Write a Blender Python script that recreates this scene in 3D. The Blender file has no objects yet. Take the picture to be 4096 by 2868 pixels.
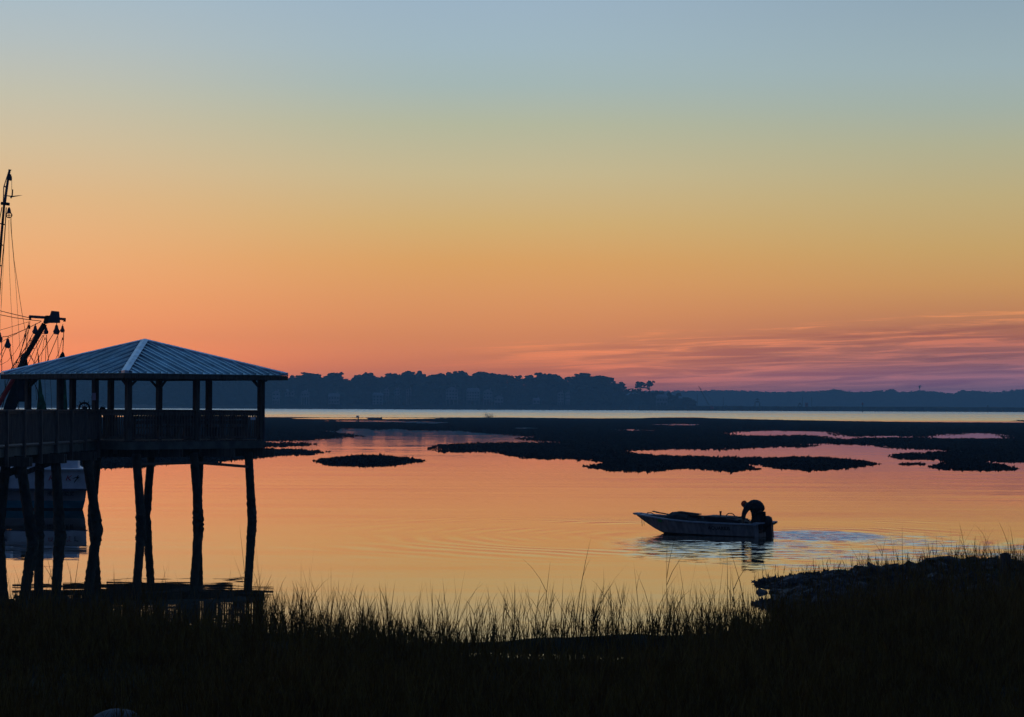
import bpy, math, random
import numpy as np
from mathutils import Vector, Matrix, noise

random.seed(7)
RNG = np.random.default_rng(11)
scene = bpy.context.scene
COL = scene.collection

# ------------------------------------------------------------------ camera
H = 4.3                      # eye height above the water
FPX = 9671.0                 # focal length in pixels of the 4096 px wide photograph
ROLL = 0.0043
PITCH = math.atan(187.5 / FPX)
fwd0 = Vector((0, math.cos(PITCH), math.sin(PITCH)))
up0 = Vector((0, -math.sin(PITCH), math.cos(PITCH)))
rt0 = Vector((1, 0, 0))
RT = (rt0 * math.cos(ROLL) + up0 * math.sin(ROLL)).normalized()
UP = (up0 * math.cos(ROLL) - rt0 * math.sin(ROLL)).normalized()
FW = fwd0
CAM = Vector((0, 0, H))
cam_data = bpy.data.cameras.new('camera')
cam_data.sensor_width = 36
cam_data.lens = FPX / 4096 * 36
cam_data.clip_start = 0.5
cam_data.clip_end = 20000
cam = bpy.data.objects.new('camera', cam_data)
M3 = Matrix((RT, UP, -FW)).transposed()
cam.matrix_world = Matrix.Translation(CAM) @ M3.to_4x4()
COL.objects.link(cam)
scene.camera = cam


def ray(px, py):
    return FW * FPX + RT * (px - 2048) + UP * (1434 - py)


def G(px, py, z=0.0):
    d = ray(px, py)
    return CAM + d * ((z - H) / d.z)


def D(px, py, Y):
    d = ray(px, py)
    return CAM + d * (Y / d.y)


# ------------------------------------------------------------------ world
def lin(c):
    return tuple(((v / 255) / 12.92 if v / 255 <= 0.04045 else ((v / 255 + 0.055) / 1.055) ** 2.4) for v in c)


world = bpy.data.worlds.new('World')
scene.world = world
world.use_nodes = True
wt = world.node_tree
for n_ in list(wt.nodes):
    wt.nodes.remove(n_)


def mth(t, op, a, b=None, c=None, clamp=False):
    n = t.nodes.new('ShaderNodeMath')
    n.operation = op
    n.use_clamp = clamp
    for i, v in enumerate((a, b, c)):
        if v is None:
            continue
        if isinstance(v, (int, float)):
            n.inputs[i].default_value = v
        else:
            t.links.new(v, n.inputs[i])
    return n.outputs[0]


def sstep(t, v, e0, e1):
    n = t.nodes.new('ShaderNodeMapRange')
    n.interpolation_type = 'SMOOTHSTEP'
    t.links.new(v, n.inputs[0])
    n.inputs[1].default_value = e0
    n.inputs[2].default_value = e1
    return n.outputs[0]


def mixc(t, f, a, b, mode='MIX'):
    n = t.nodes.new('ShaderNodeMix')
    n.data_type = 'RGBA'
    n.blend_type = mode
    for s, v in ((n.inputs[0], f), (n.inputs[6], a), (n.inputs[7], b)):
        if isinstance(v, (int, float)):
            s.default_value = v
        elif isinstance(v, tuple):
            s.default_value = (*v, 1) if len(v) == 3 else v
        else:
            t.links.new(v, s)
    return n.outputs[2]


# far beyond the frame the sky deepens to the blue of dawn
# (sin elevation, linear rgb)
HIGH = [(0.25, (0.24, 0.38, 0.54)), (0.40, (0.15, 0.28, 0.47)), (0.65, (0.080, 0.18, 0.35)), (1.0, (0.034, 0.080, 0.18))]
HAZE = 0.00033
HAZE_TOP = 50.0
HAZE_FAR = 6000.0
HAZE_GLOW = (0.017, 0.050, 0.110)
LOWC = [  # per azimuth: (photo column, [(photo row, sRGB)])
    (250, [(0, (168, 187, 199)), (200, (180, 190, 190)), (400, (195, 192, 172)), (600, (211, 190, 155)),
           (800, (225, 183, 135)), (1000, (236, 175, 122)), (1200, (242, 161, 110)), (1350, (238, 146, 104)),
           (1480, (234, 132, 98)), (1600, (222, 116, 93))]),
    (2050, [(0, (155, 178, 196)), (200, (160, 182, 192)), (350, (164, 182, 180)), (500, (179, 183, 158)),
            (700, (198, 183, 143)), (900, (209, 173, 116)), (1050, (216, 160, 100)), (1200, (215, 148, 98)),
            (1350, (206, 132, 94)), (1480, (184, 111, 94)), (1600, (150, 98, 108))]),
    (4030, [(0, (142, 165, 181)), (300, (155, 175, 180)), (450, (161, 175, 166)), (600, (175, 175, 146)),
            (800, (189, 171, 125)), (1000, (196, 161, 105)), (1150, (197, 147, 95)), (1250, (188, 130, 92)),
            (1350, (165, 105, 92)), (1450, (128, 92, 104)), (1540, (108, 90, 118)), (1600, (100, 95, 130))]),
]
coord = wt.nodes.new('ShaderNodeTexCoord').outputs['Generated']
sep = wt.nodes.new('ShaderNodeSeparateXYZ')
wt.links.new(coord, sep.inputs[0])
DX, DY, DZ = sep.outputs
zt = mth(wt, 'SQRT', mth(wt, 'MAXIMUM', DZ, 0.0))
az = mth(wt, 'MULTIPLY', mth(wt, 'ARCTAN2', DX, DY), 180 / math.pi)


def ramp(stops):
    n = wt.nodes.new('ShaderNodeValToRGB')
    n.color_ramp.interpolation = 'LINEAR'
    e = n.color_ramp.elements
    stops = sorted(stops)
    while len(e) < len(stops):
        e.new(1.0)
    for i, (p, c) in enumerate(stops):
        e[i].position = p
        e[i].color = (*c, 1)
    wt.links.new(zt, n.inputs[0])
    return n.outputs[0]


ramps = []
for px, tab in LOWC:
    yh = 1621.5 + (px - 2048) * ROLL
    st = []
    for y, c in tab:                       # the photograph's colour is seen through the haze: this is the sky behind it
        z = max(0.003, (yh - y) / FPX)
        T_ = math.exp(-HAZE * min(HAZE_FAR, (HAZE_TOP - H) / z))
        c = tuple(max(0.02, (v - (1 - T_) * g) / T_) for v, g in zip(lin(c), HAZE_GLOW))
        st.append((math.sqrt(z), c))
    st = [(0.0, st[-1][1])] + st
    st += [(math.sqrt(z), c) for z, c in HIGH]
    ramps.append(ramp(st))
away = ramp([(0.0, (0.024, 0.038, 0.085)), (0.3, (0.028, 0.046, 0.105)), (0.55, (0.031, 0.058, 0.135)), (1.0, (0.034, 0.080, 0.18))])
sky = mixc(wt, sstep(wt, az, -12.5, -0.5), ramps[0], ramps[1])
sky = mixc(wt, sstep(wt, az, -1.0, 12.5), sky, ramps[2])
# thin cloud streaks low on the right
cv = wt.nodes.new('ShaderNodeCombineXYZ')
el = mth(wt, 'MULTIPLY', mth(wt, 'ARCSINE', DZ), 180 / math.pi)
wt.links.new(mth(wt, 'MULTIPLY', az, 0.20), cv.inputs[0])
wt.links.new(mth(wt, 'MULTIPLY', mth(wt, 'SUBTRACT', el, mth(wt, 'MULTIPLY', az, 0.035)), 4.6), cv.inputs[1])
cn = wt.nodes.new('ShaderNodeTexNoise')
cn.inputs['Scale'].default_value = 1.5
cn.inputs['Detail'].default_value = 7
cn.inputs['Roughness'].default_value = 0.62
cn.inputs['Distortion'].default_value = 0.7
wt.links.new(cv.outputs[0], cn.inputs['Vector'])
cloud = cn.outputs['Fac']
top = mth(wt, 'ADD', mth(wt, 'MULTIPLY', az, 0.062), 1.45)          # upper edge of the bank of streaks, degrees
m_top = sstep(wt, mth(wt, 'SUBTRACT', mth(wt, 'ADD', top, mth(wt, 'MULTIPLY', mth(wt, 'SUBTRACT', cloud, 0.5), 0.9)), el), -0.05, 0.16)
m_az = mth(wt, 'MULTIPLY', sstep(wt, az, -3.5, 5.0), mth(wt, 'SUBTRACT', 1.0, sstep(wt, az, 35, 60)))
m_low = sstep(wt, el, 0.15, 0.9)
mask = mth(wt, 'MULTIPLY', m_top, m_az)
lightf = mth(wt, 'MULTIPLY', mth(wt, 'MULTIPLY', sstep(wt, cloud, 0.47, 0.64), mask), mth(wt, 'MULTIPLY', m_low, 1.0))
darkf = mth(wt, 'MULTIPLY', mth(wt, 'SUBTRACT', 1.0, sstep(wt, cloud, 0.34, 0.54)), mth(wt, 'MULTIPLY', mask, 0.60))
sky = mixc(wt, darkf, sky, mixc(wt, 1.0, sky, (0.66, 0.56, 0.80), 'MULTIPLY'))
sky = mixc(wt, lightf, sky, mixc(wt, 1.0, sky, (1.55, 1.36, 1.20), 'MULTIPLY'))
aaz = mth(wt, 'ABSOLUTE', mth(wt, 'ADD', az, 14.0))
sky = mixc(wt, sstep(wt, aaz, 30, 95), sky, away)
bg = wt.nodes.new('ShaderNodeBackground')
wt.links.new(sky, bg.inputs[0])
bg.inputs[1].default_value = 1.0
wo = wt.nodes.new('ShaderNodeOutputWorld')
wt.links.new(bg.outputs[0], wo.inputs[0])

# the sun has not risen yet: only a trace of warm directional light from the left horizon
sd_ = bpy.data.lights.new('sun', 'SUN')
sd_.energy = 0.04
sd_.angle = math.radians(0.5)
sd_.color = (1.0, 0.55, 0.3)
sun = bpy.data.objects.new('sun', sd_)
sun.rotation_euler = Vector((math.sin(math.radians(-28)), math.cos(math.radians(-28)), math.sin(math.radians(1.5)))).to_track_quat('Z', 'Y').to_euler()
COL.objects.link(sun)

scene.view_settings.view_transform = 'Standard'
scene.view_settings.look = 'None'
scene.view_settings.exposure = 0
scene.view_settings.gamma = 1
scene.view_settings.use_curve_mapping = False
scene.render.engine = 'CYCLES'
scene.cycles.use_denoising = True
scene.cycles.max_bounces = 5
scene.cycles.diffuse_bounces = 2
scene.cycles.glossy_bounces = 3
scene.cycles.volume_bounces = 0
scene.cycles.transparent_max_bounces = 8
scene.cycles.caustics_reflective = False


# ------------------------------------------------------------------ materials
def mat(name, base, rough=0.8, metal=0.0, var=0.25, scale=4.0, bump=0.0, tint=None, stretch=(1, 1, 1), spec=0.3):
    m = bpy.data.materials.new(name)
    m.use_nodes = True
    t = m.node_tree
    p = t.nodes['Principled BSDF']
    geo = t.nodes.new('ShaderNodeNewGeometry').outputs['Position']
    mp = t.nodes.new('ShaderNodeMapping')
    mp.inputs['Scale'].default_value = stretch
    t.links.new(geo, mp.inputs[0])
    nz = t.nodes.new('ShaderNodeTexNoise')
    nz.inputs['Scale'].default_value = scale
    nz.inputs['Detail'].default_value = 5
    t.links.new(mp.outputs[0], nz.inputs['Vector'])
    lo = tuple(max(0, b * (1 - var)) for b in base)
    hi = tuple(b * (1 + var) for b in base) if tint is None else tint
    f = sstep(t, nz.outputs['Fac'], 0.3, 0.7)
    t.links.new(mixc(t, f, lo, hi), p.inputs['Base Color'])
    p.inputs['Roughness'].default_value = rough
    p.inputs['Metallic'].default_value = metal
    p.inputs['Specular IOR Level'].default_value = spec
    if bump:
        b = t.nodes.new('ShaderNodeBump')
        b.inputs['Strength'].default_value = 0.6
        b.inputs['Distance'].default_value = bump
        t.links.new(nz.outputs['Fac'], b.inputs['Height'])
        t.links.new(b.outputs[0], p.inputs['Normal'])
    return m


M = {
    'mud': mat('wet_mud', (0.020, 0.019, 0.021), 1.0, var=0.4, scale=0.6, spec=0.0),
    'oyster': mat('oyster_shell', (0.024, 0.023, 0.024), 1.0, var=0.6, scale=2.5, spec=0.0),
    'soil': mat('bank_soil', (0.055, 0.045, 0.030), 1.0, var=0.4, scale=1.2, bump=0.05, spec=0.0),
    'rock': mat('bank_rock', (0.070, 0.068, 0.072), 0.75, var=0.7, scale=2.2, bump=0.04, spec=0.1),
    'boulder': mat('boulder_rock', (0.11, 0.11, 0.12), 0.85, var=0.3, scale=5, bump=0.03),
    'grass': mat('marsh_grass', (0.34, 0.15, 0.040), 1.0, var=0.75, scale=3.2, tint=(0.20, 0.13, 0.035), spec=0.0),
    'wood': mat('weathered_timber', (0.085, 0.072, 0.062), 0.85, var=0.35, scale=3, stretch=(6, 6, 0.6)),
    'rail': mat('rail_timber', (0.12, 0.10, 0.09), 0.8, var=0.3, scale=3, stretch=(5, 5, 0.7)),
    'joist': mat('treated_joist', (0.10, 0.11, 0.10), 0.85, var=0.3, scale=2),
    'pile': mat('creosote_pile', (0.035, 0.034, 0.028), 0.9, var=0.5, scale=2.5, bump=0.02),
    'roof': mat('galvanised_roof', (0.40, 0.58, 0.66), 0.38, metal=0.9, var=0.20, scale=1.4),
    'hipcap': mat('ridge_flashing', (0.42, 0.55, 0.68), 0.36, metal=0.9, var=0.22, scale=3),
    'foliage': mat('pine_foliage', (0.032, 0.042, 0.030), 0.95, var=0.4, scale=0.08),
    'bark': mat('pine_bark', (0.05, 0.042, 0.036), 0.95, var=0.3, scale=0.5),
    'marsh': mat('far_marsh', (0.075, 0.065, 0.04), 0.95, var=0.3, scale=0.02),
    'house': mat('house_siding', (0.38, 0.38, 0.40), 0.8, var=0.1, scale=0.2),
    'hroof': mat('house_roofing', (0.30, 0.32, 0.35), 0.6, var=0.15, scale=0.2),
    'glass': mat('window_glass', (0.03, 0.035, 0.04), 0.2, var=0.1, spec=0.5),
    'hull': mat('skiff_hull_paint', (0.27, 0.255, 0.26), 0.6, var=0.30, scale=3.0, stretch=(3, 3, 0.5), bump=0.004),
    'gunwale': mat('gunwale_paint', (0.28, 0.33, 0.40), 0.45, var=0.2, scale=5),
    'inner': mat('skiff_inside', (0.12, 0.12, 0.12), 0.8, var=0.3, scale=4),
    'tarp': mat('dark_tarpaulin', (0.03, 0.03, 0.035), 0.7, var=0.4, scale=5, bump=0.02),
    'black': mat('black_plastic', (0.015, 0.015, 0.018), 0.45, var=0.2, scale=6),
    'skin': mat('skin', (0.20, 0.12, 0.08), 0.6, var=0.1),
    'jacket': mat('dark_jacket', (0.022, 0.024, 0.032), 0.9, var=0.3, scale=8),
    'trousers': mat('dark_trousers', (0.018, 0.018, 0.020), 0.9, var=0.3, scale=8),
    'hat': mat('red_orange_hat', (0.75, 0.10, 0.03), 0.9, var=0.2, scale=12),
    'whitetop': mat('white_shirt', (0.75, 0.75, 0.78), 0.9, var=0.05),
    'green': mat('green_sticker', (0.02, 0.38, 0.10), 0.5, var=0.1),
    'ink': mat('dark_lettering', (0.015, 0.013, 0.02), 0.7, var=0.1),
    'redink': mat('red_lettering', (0.40, 0.015, 0.035), 0.6, var=0.1),
    'trawl': mat('trawler_paint', (0.72, 0.76, 0.82), 0.5, var=0.12, scale=1.5),
    'trawl2': mat('trawler_lower_paint', (0.34, 0.32, 0.34), 0.55, var=0.15, scale=1.5),
    'teal': mat('teal_paint', (0.015, 0.17, 0.24), 0.5, var=0.3, scale=2),
    'steel': mat('blue_black_steel', (0.05, 0.055, 0.09), 0.5, var=0.3, scale=2),
    'iron': mat('rusty_iron', (0.045, 0.022, 0.018), 0.8, var=0.4, scale=3),
    'redpaint': mat('red_boom_paint', (0.35, 0.02, 0.02), 0.55, var=0.25, scale=2),
    'rope': mat('tarred_rope', (0.05, 0.03, 0.02), 0.9, var=0.3, scale=3),
    'net': mat('dark_trawl_net', (0.012, 0.014, 0.022), 0.95, var=0.4, scale=3),
    'greennet': mat('green_trawl_net', (0.012, 0.10, 0.055), 0.95, var=0.4, scale=3),
    'paper': mat('notice_paper', (0.55, 0.42, 0.55), 0.8, var=0.1),
    'kiosk': mat('red_kiosk_paint', (0.5, 0.06, 0.06), 0.7, var=0.1),
    'sand': mat('sandbank', (0.22, 0.20, 0.17), 0.95, var=0.2, scale=0.03),
}

# water ---------------------------------------------------------------
BOAT = G(3012, 2150) + Vector((-1.6, 1.2, 0))


def water_material():
    m = bpy.data.materials.new('calm_water')
    m.use_nodes = True
    t = m.node_tree
    for n in list(t.nodes):
        t.nodes.remove(n)
    pos = t.nodes.new('ShaderNodeNewGeometry').outputs['Position']
    s = t.nodes.new('ShaderNodeSeparateXYZ')
    t.links.new(pos, s.inputs[0])
    X, Y = s.outputs[0], s.outputs[1]

    def nz(sx, sy, det=3, rough=0.5, off=0.0):
        mp = t.nodes.new('ShaderNodeMapping')
        mp.inputs['Scale'].default_value = (sx, sy, 1)
        mp.inputs['Location'].default_value = (off, off * 0.7, 0)
        t.links.new(pos, mp.inputs[0])
        n = t.nodes.new('ShaderNodeTexNoise')
        n.noise_dimensions = '2D'
        n.inputs['Scale'].default_value = 1
        n.inputs['Detail'].default_value = det
        n.inputs['Roughness'].default_value = rough
        t.links.new(mp.outputs[0], n.inputs['Vector'])
        return n

    def centred(o, a):
        return mth(t, 'MULTIPLY', mth(t, 'SUBTRACT', o, 0.5), a)

    def blob(cx, cy, rx, ry, e0=1.0, e1=0.3):
        dx = mth(t, 'DIVIDE', mth(t, 'SUBTRACT', X, cx), rx)
        dy = mth(t, 'DIVIDE', mth(t, 'SUBTRACT', Y, cy), ry)
        d2 = mth(t, 'ADD', mth(t, 'MULTIPLY', dx, dx), mth(t, 'MULTIPLY', dy, dy))
        return sstep(t, mth(t, 'MULTIPLY', d2, -1.0), -e0, -e1)

    sx_, sy_ = [], []
    # fine ripples everywhere, long across the view
    a = nz(1.1, 3.6, 2)
    sy_.append(centred(a.outputs['Fac'], 0.007))
    # slow swell lines
    b = nz(0.05, 0.42, 2, off=31)
    sy_.append(centred(b.outputs['Fac'], 0.012))
    # rings spreading from the skiff
    dx = mth(t, 'SUBTRACT', X, BOAT.x + 0.6)
    dy = mth(t, 'SUBTRACT', Y, BOAT.y - 0.5)
    r = mth(t, 'SQRT', mth(t, 'ADD', mth(t, 'MULTIPLY', dx, dx), mth(t, 'MULTIPLY', mth(t, 'MULTIPLY', dy, dy), 1.0)))
    wob = nz(0.15, 0.15, 2, off=11)
    ph = mth(t, 'ADD', mth(t, 'MULTIPLY', r, 5.2), mth(t, 'MULTIPLY', wob.outputs['Fac'], 15.0))
    ring = mth(t, 'SINE', ph)
    fade = mth(t, 'MULTIPLY', mth(t, 'SUBTRACT', 1.0, sstep(t, r, 7.0, 19.0)), sstep(t, r, 1.5, 4.0))
    packet = sstep(t, nz(0.12, 0.12, 1, off=53).outputs['Fac'], 0.35, 0.6)
    ringamp = mth(t, 'MULTIPLY', mth(t, 'MULTIPLY', ring, fade), mth(t, 'MULTIPLY', packet, 0.019))
    sx_.append(mth(t, 'MULTIPLY', ringamp, mth(t, 'DIVIDE', dx, r)))
    sy_.append(mth(t, 'MULTIPLY', ringamp, mth(t, 'DIVIDE', dy, r)))
    # chop under and behind the skiff
    chop = nz(1.3, 4.0, 3, 0.6, off=5)
    patch = sstep(t, nz(0.22, 0.5, 2, off=77).outputs['Fac'], 0.38, 0.62)
    z1 = blob(BOAT.x + 0.2, BOAT.y - 6.0, 4.0, 8.0)
    c1 = G(3270, 2142)
    z2 = blob(c1.x, c1.y, 2.4, 3.6)
    c2 = G(3500, 2200)
    z3 = mth(t, 'MULTIPLY', blob(c2.x, c2.y, 9.0, 12.0), mth(t, 'ADD', mth(t, 'MULTIPLY', patch, 0.8), 0.2))
    amp = mth(t, 'ADD', mth(t, 'ADD', mth(t, 'MULTIPLY', z1, 0.15), mth(t, 'MULTIPLY', z2, 1.9)), mth(t, 'MULTIPLY', z3, 0.42))
    ch = mth(t, 'SUBTRACT', chop.outputs['Fac'], 0.46)
    sy_.append(mth(t, 'MULTIPLY', ch, amp))
    sx_.append(mth(t, 'MULTIPLY', centred(chop.outputs['Color'], 0.4), amp))
    # wind-roughened river beyond the flats
    far = sstep(t, Y, 560, 900)
    w = nz(0.25, 0.9, 3, off=3)
    slick = mth(t, 'ADD', mth(t, 'MULTIPLY', sstep(t, nz(0.0009, 0.012, 2, off=9).outputs['Fac'], 0.38, 0.50), 0.6), 0.4)
    bigger = mth(t, 'ADD', 0.45, mth(t, 'MULTIPLY', sstep(t, Y, 800, 2100), 0.75))
    famp = mth(t, 'MULTIPLY', mth(t, 'MULTIPLY', far, slick), bigger)
    sy_.append(mth(t, 'MULTIPLY', mth(t, 'SUBTRACT', w.outputs['Fac'], 0.16), mth(t, 'MULTIPLY', famp, 0.33)))
    SX = sx_[0]
    for v in sx_[1:]:
        SX = mth(t, 'ADD', SX, v)
    SY = sy_[0]
    for v in sy_[1:]:
        SY = mth(t, 'ADD', SY, v)
    cb = t.nodes.new('ShaderNodeCombineXYZ')
    t.links.new(SX, cb.inputs[0])
    t.links.new(mth(t, 'MULTIPLY', SY, -1.0), cb.inputs[1])
    cb.inputs[2].default_value = 1.0
    nn = t.nodes.new('ShaderNodeVectorMath')
    nn.operation = 'NORMALIZE'
    t.links.new(cb.outputs[0], nn.inputs[0])
    gl = t.nodes.new('ShaderNodeBsdfGlossy')
    gl.inputs['Roughness'].default_value = 0.012
    gl.inputs['Color'].default_value = (0.95, 0.93, 0.89, 1)
    t.links.new(nn.outputs[0], gl.inputs['Normal'])
    df = t.nodes.new('ShaderNodeBsdfDiffuse')
    df.inputs['Color'].default_value = (0.05, 0.045, 0.03, 1)
    lw = t.nodes.new('ShaderNodeFresnel')
    lw.inputs['IOR'].default_value = 1.8
    fac = mth(t, 'MULTIPLY', lw.outputs[0], 1 / 0.86, clamp=True)
    mx = t.nodes.new('ShaderNodeMixShader')
    t.links.new(fac, mx.inputs[0])
    t.links.new(df.outputs[0], mx.inputs[1])
    t.links.new(gl.outputs[0], mx.inputs[2])
    out = t.nodes.new('ShaderNodeOutputMaterial')
    t.links.new(mx.outputs[0], out.inputs[0])
    return m


M['water'] = water_material()


# ------------------------------------------------------------------ mesh helpers
def tag(o, label=None, cat=None, group=None, kind=None):
    if label:
        o['label'] = label
    if cat:
        o['category'] = cat
    if group:
        o['group'] = group
    if kind:
        o['kind'] = kind
    return o


def empty(name, loc, label=None, cat=None, group=None):
    o = bpy.data.objects.new(name, None)
    o.empty_display_size = 0.2
    o.location = loc
    COL.objects.link(o)
    return tag(o, label, cat, group)


WORLD_LOC = {}


def wloc(o):
    v = Vector(o.location)
    if o.parent:
        v = v + wloc(o.parent)
    return v


class MB:
    def __init__(self):
        self.v, self.f = [], []

    def add(self, vs, fs):
        k = len(self.v)
        self.v += [tuple(p) for p in vs]
        self.f += [tuple(i + k for i in f) for f in fs]
        return self

    def box(self, c, s, rz=0.0, mtx=None):
        c = Vector(c)
        R = Matrix.Rotation(rz, 3, 'Z') if mtx is None else mtx
        vs = [c + R @ Vector((x * s[0] / 2, y * s[1] / 2, z * s[2] / 2)) for x in (-1, 1) for y in (-1, 1) for z in (-1, 1)]
        return self.add(vs, [(0, 1, 3, 2), (4, 6, 7, 5), (0, 4, 5, 1), (2, 3, 7, 6), (0, 2, 6, 4), (1, 5, 7, 3)])

    def beam(self, a, b, w, h, up=Vector((0, 0, 1))):
        a, b = Vector(a), Vector(b)
        d = (b - a)
        L = d.length
        d.normalize()
        side = d.cross(up)
        if side.length < 1e-4:
            side = d.cross(Vector((0, 1, 0)))
        side.normalize()
        u = side.cross(d)
        R = Matrix((d, side, u)).transposed()
        return self.box((a + b) / 2, (L, w, h), mtx=R)

    def tube(self, pts, r, n=6, cap=True):
        pts = [Vector(p) for p in pts]
        rs = r if isinstance(r, (list, tuple)) else [r] * len(pts)
        vs, fs = [], []
        for i, p in enumerate(pts):
            d = (pts[min(i + 1, len(pts) - 1)] - pts[max(i - 1, 0)]).normalized()
            a = d.cross(Vector((0, 1, 0)))
            if a.length < 0.2:
                a = d.cross(Vector((1, 0, 0)))
            a.normalize()
            b = d.cross(a)
            for k in range(n):
                t = 2 * math.pi * k / n
                vs.append(p + a * math.cos(t) * rs[i] + b * math.sin(t) * rs[i])
        for i in range(len(pts) - 1):
            for k in range(n):
                q = (k + 1) % n
                fs.append((i * n + k, i * n + q, (i + 1) * n + q, (i + 1) * n + k))
        if cap:
            fs.append(tuple(range(n - 1, -1, -1)))
            fs.append(tuple((len(pts) - 1) * n + k for k in range(n)))
        return self.add(vs, fs)

    def lathe(self, c, prof, n=12, axis=Vector((0, 0, 1)), sy=1.0):
        c = Vector(c)
        vs, fs = [], []
        q = Vector((0, 0, 1)).rotation_difference(axis)
        for r, z in prof:
            for k in range(n):
                t = 2 * math.pi * k / n
                vs.append(c + q @ Vector((r * math.cos(t), r * math.sin(t) * sy, z)))
        for i in range(len(prof) - 1):
            for k in range(n):
                p = (k + 1) % n
                fs.append((i * n + k, i * n + p, (i + 1) * n + p, (i + 1) * n + k))
        fs.append(tuple(range(n - 1, -1, -1)))
        fs.append(tuple((len(prof) - 1) * n + k for k in range(n)))
        return self.add(vs, fs)

    def ico(self, c, s, sub=1, jit=0.0, seed=0):
        V, F = ICO[sub]
        c = Vector(c)
        rr = random.Random(seed)
        vs = []
        for p in V:
            k = 1 + (rr.random() - 0.5) * 2 * jit
            vs.append((c.x + p[0] * s[0] * k, c.y + p[1] * s[1] * k, c.z + p[2] * s[2] * k))
        return self.add(vs, F)

    def build(self, name, m, parent=None, local=False, smooth=False):
        me = bpy.data.meshes.new(name)
        vs = self.v
        if parent is not None and not local:
            o = wloc(parent)
            vs = [(x - o.x, y - o.y, z - o.z) for x, y, z in vs]
        me.from_pydata(vs, [], self.f)
        me.materials.append(M[m] if isinstance(m, str) else m)
        if smooth:
            me.polygons.foreach_set('use_smooth', [True] * len(me.polygons))
        o = bpy.data.objects.new(name, me)
        COL.objects.link(o)
        if parent is not None:
            o.parent = parent
        return o


def _ico():
    out = {}
    t = (1 + 5 ** 0.5) / 2
    V = [Vector(p).normalized() for p in [(-1, t, 0), (1, t, 0), (-1, -t, 0), (1, -t, 0), (0, -1, t), (0, 1, t), (0, -1, -t), (0, 1, -t), (t, 0, -1), (t, 0, 1), (-t, 0, -1), (-t, 0, 1)]]
    F = [(0, 11, 5), (0, 5, 1), (0, 1, 7), (0, 7, 10), (0, 10, 11), (1, 5, 9), (5, 11, 4), (11, 10, 2), (10, 7, 6), (7, 1, 8), (3, 9, 4), (3, 4, 2), (3, 2, 6), (3, 6, 8), (3, 8, 9), (4, 9, 5), (2, 4, 11), (6, 2, 10), (8, 6, 7), (9, 8, 1)]
    for s in range(1, 4):
        out[s] = ([tuple(v) for v in V], list(F))
        mid, nf = {}, []

        def m(a, b):
            k = (min(a, b), max(a, b))
            if k not in mid:
                mid[k] = len(V)
                V.append(((V[a] + V[b]) / 2).normalized())
            return mid[k]
        for a, b, c in F:
            x, y, z = m(a, b), m(b, c), m(c, a)
            nf += [(a, x, z), (b, y, x), (c, z, y), (x, y, z)]
        F = nf
    return out


ICO = _ico()


def np_mesh(name, V, F, m, parent=None, smooth=False):
    """V (n,3), F (k,3|4) arrays"""
    me = bpy.data.meshes.new(name)
    V = np.asarray(V, dtype=np.float32)
    F = np.asarray(F, dtype=np.int32)
    me.vertices.add(len(V))
    me.vertices.foreach_set('co', V.ravel())
    me.loops.add(F.size)
    me.loops.foreach_set('vertex_index', F.ravel())
    me.polygons.add(len(F))
    w = F.shape[1]
    me.polygons.foreach_set('loop_start', np.arange(0, F.size, w, dtype=np.int32))
    me.polygons.foreach_set('loop_total', np.full(len(F), w, dtype=np.int32))
    me.polygons.foreach_set('use_smooth', np.full(len(F), smooth))
    me.materials.append(M[m])
    me.update(calc_edges=True)
    o = bpy.data.objects.new(name, me)
    COL.objects.link(o)
    if parent is not None:
        o.parent = parent
    return o


def inst(name, src, parent, loc, rot=(0, 0, 0), scale=(1, 1, 1)):
    """another piece sharing src's mesh; loc in world coordinates (parent unrotated)"""
    o = bpy.data.objects.new(name, src)
    COL.objects.link(o)
    if parent is not None:
        o.parent = parent
        o.location = Vector(loc) - wloc(parent)
    else:
        o.location = loc
    o.rotation_euler = rot
    o.scale = scale
    return o


def unit_mesh(name, mb, m):
    me = bpy.data.meshes.new(name)
    me.from_pydata(mb.v, [], mb.f)
    me.materials.append(M[m])
    return me


def copy_tree(o, parent=None):
    c = o.copy()
    COL.objects.link(c)
    if parent is not None:
        c.parent = parent
    for ch in list(o.children):
        copy_tree(ch, c)
    return c


def text(body, size, m, parent, mw, name='lettering', shear=0.0, ext=0.002, bold=0.0, sx=1.0, align='CENTER'):
    cu = bpy.data.curves.new(name, 'FONT')
    cu.body = body
    cu.size = size
    cu.align_x = align
    cu.align_y = 'BOTTOM'
    cu.shear = shear
    cu.extrude = ext
    cu.offset = bold
    cu.materials.append(M[m])
    o = bpy.data.objects.new(name, cu)
    COL.objects.link(o)
    dg = bpy.context.evaluated_depsgraph_get()
    me = bpy.data.meshes.new_from_object(o.evaluated_get(dg))
    bpy.data.objects.remove(o)
    me.materials.clear()
    me.materials.append(M[m])
    o = bpy.data.objects.new(name, me)
    COL.objects.link(o)
    o.parent = parent
    o.matrix_local = mw @ Matrix.Diagonal((sx, 1, 1, 1))
    return o


# ------------------------------------------------------------------ polygon height fields
def seg_dist(P, A, B):
    d = B - A
    L2 = (d * d).sum()
    t = np.clip(((P - A) @ d) / max(L2, 1e-9), 0, 1)
    q = A + t[:, None] * d
    return np.sqrt(((P - q) ** 2).sum(1))


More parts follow.
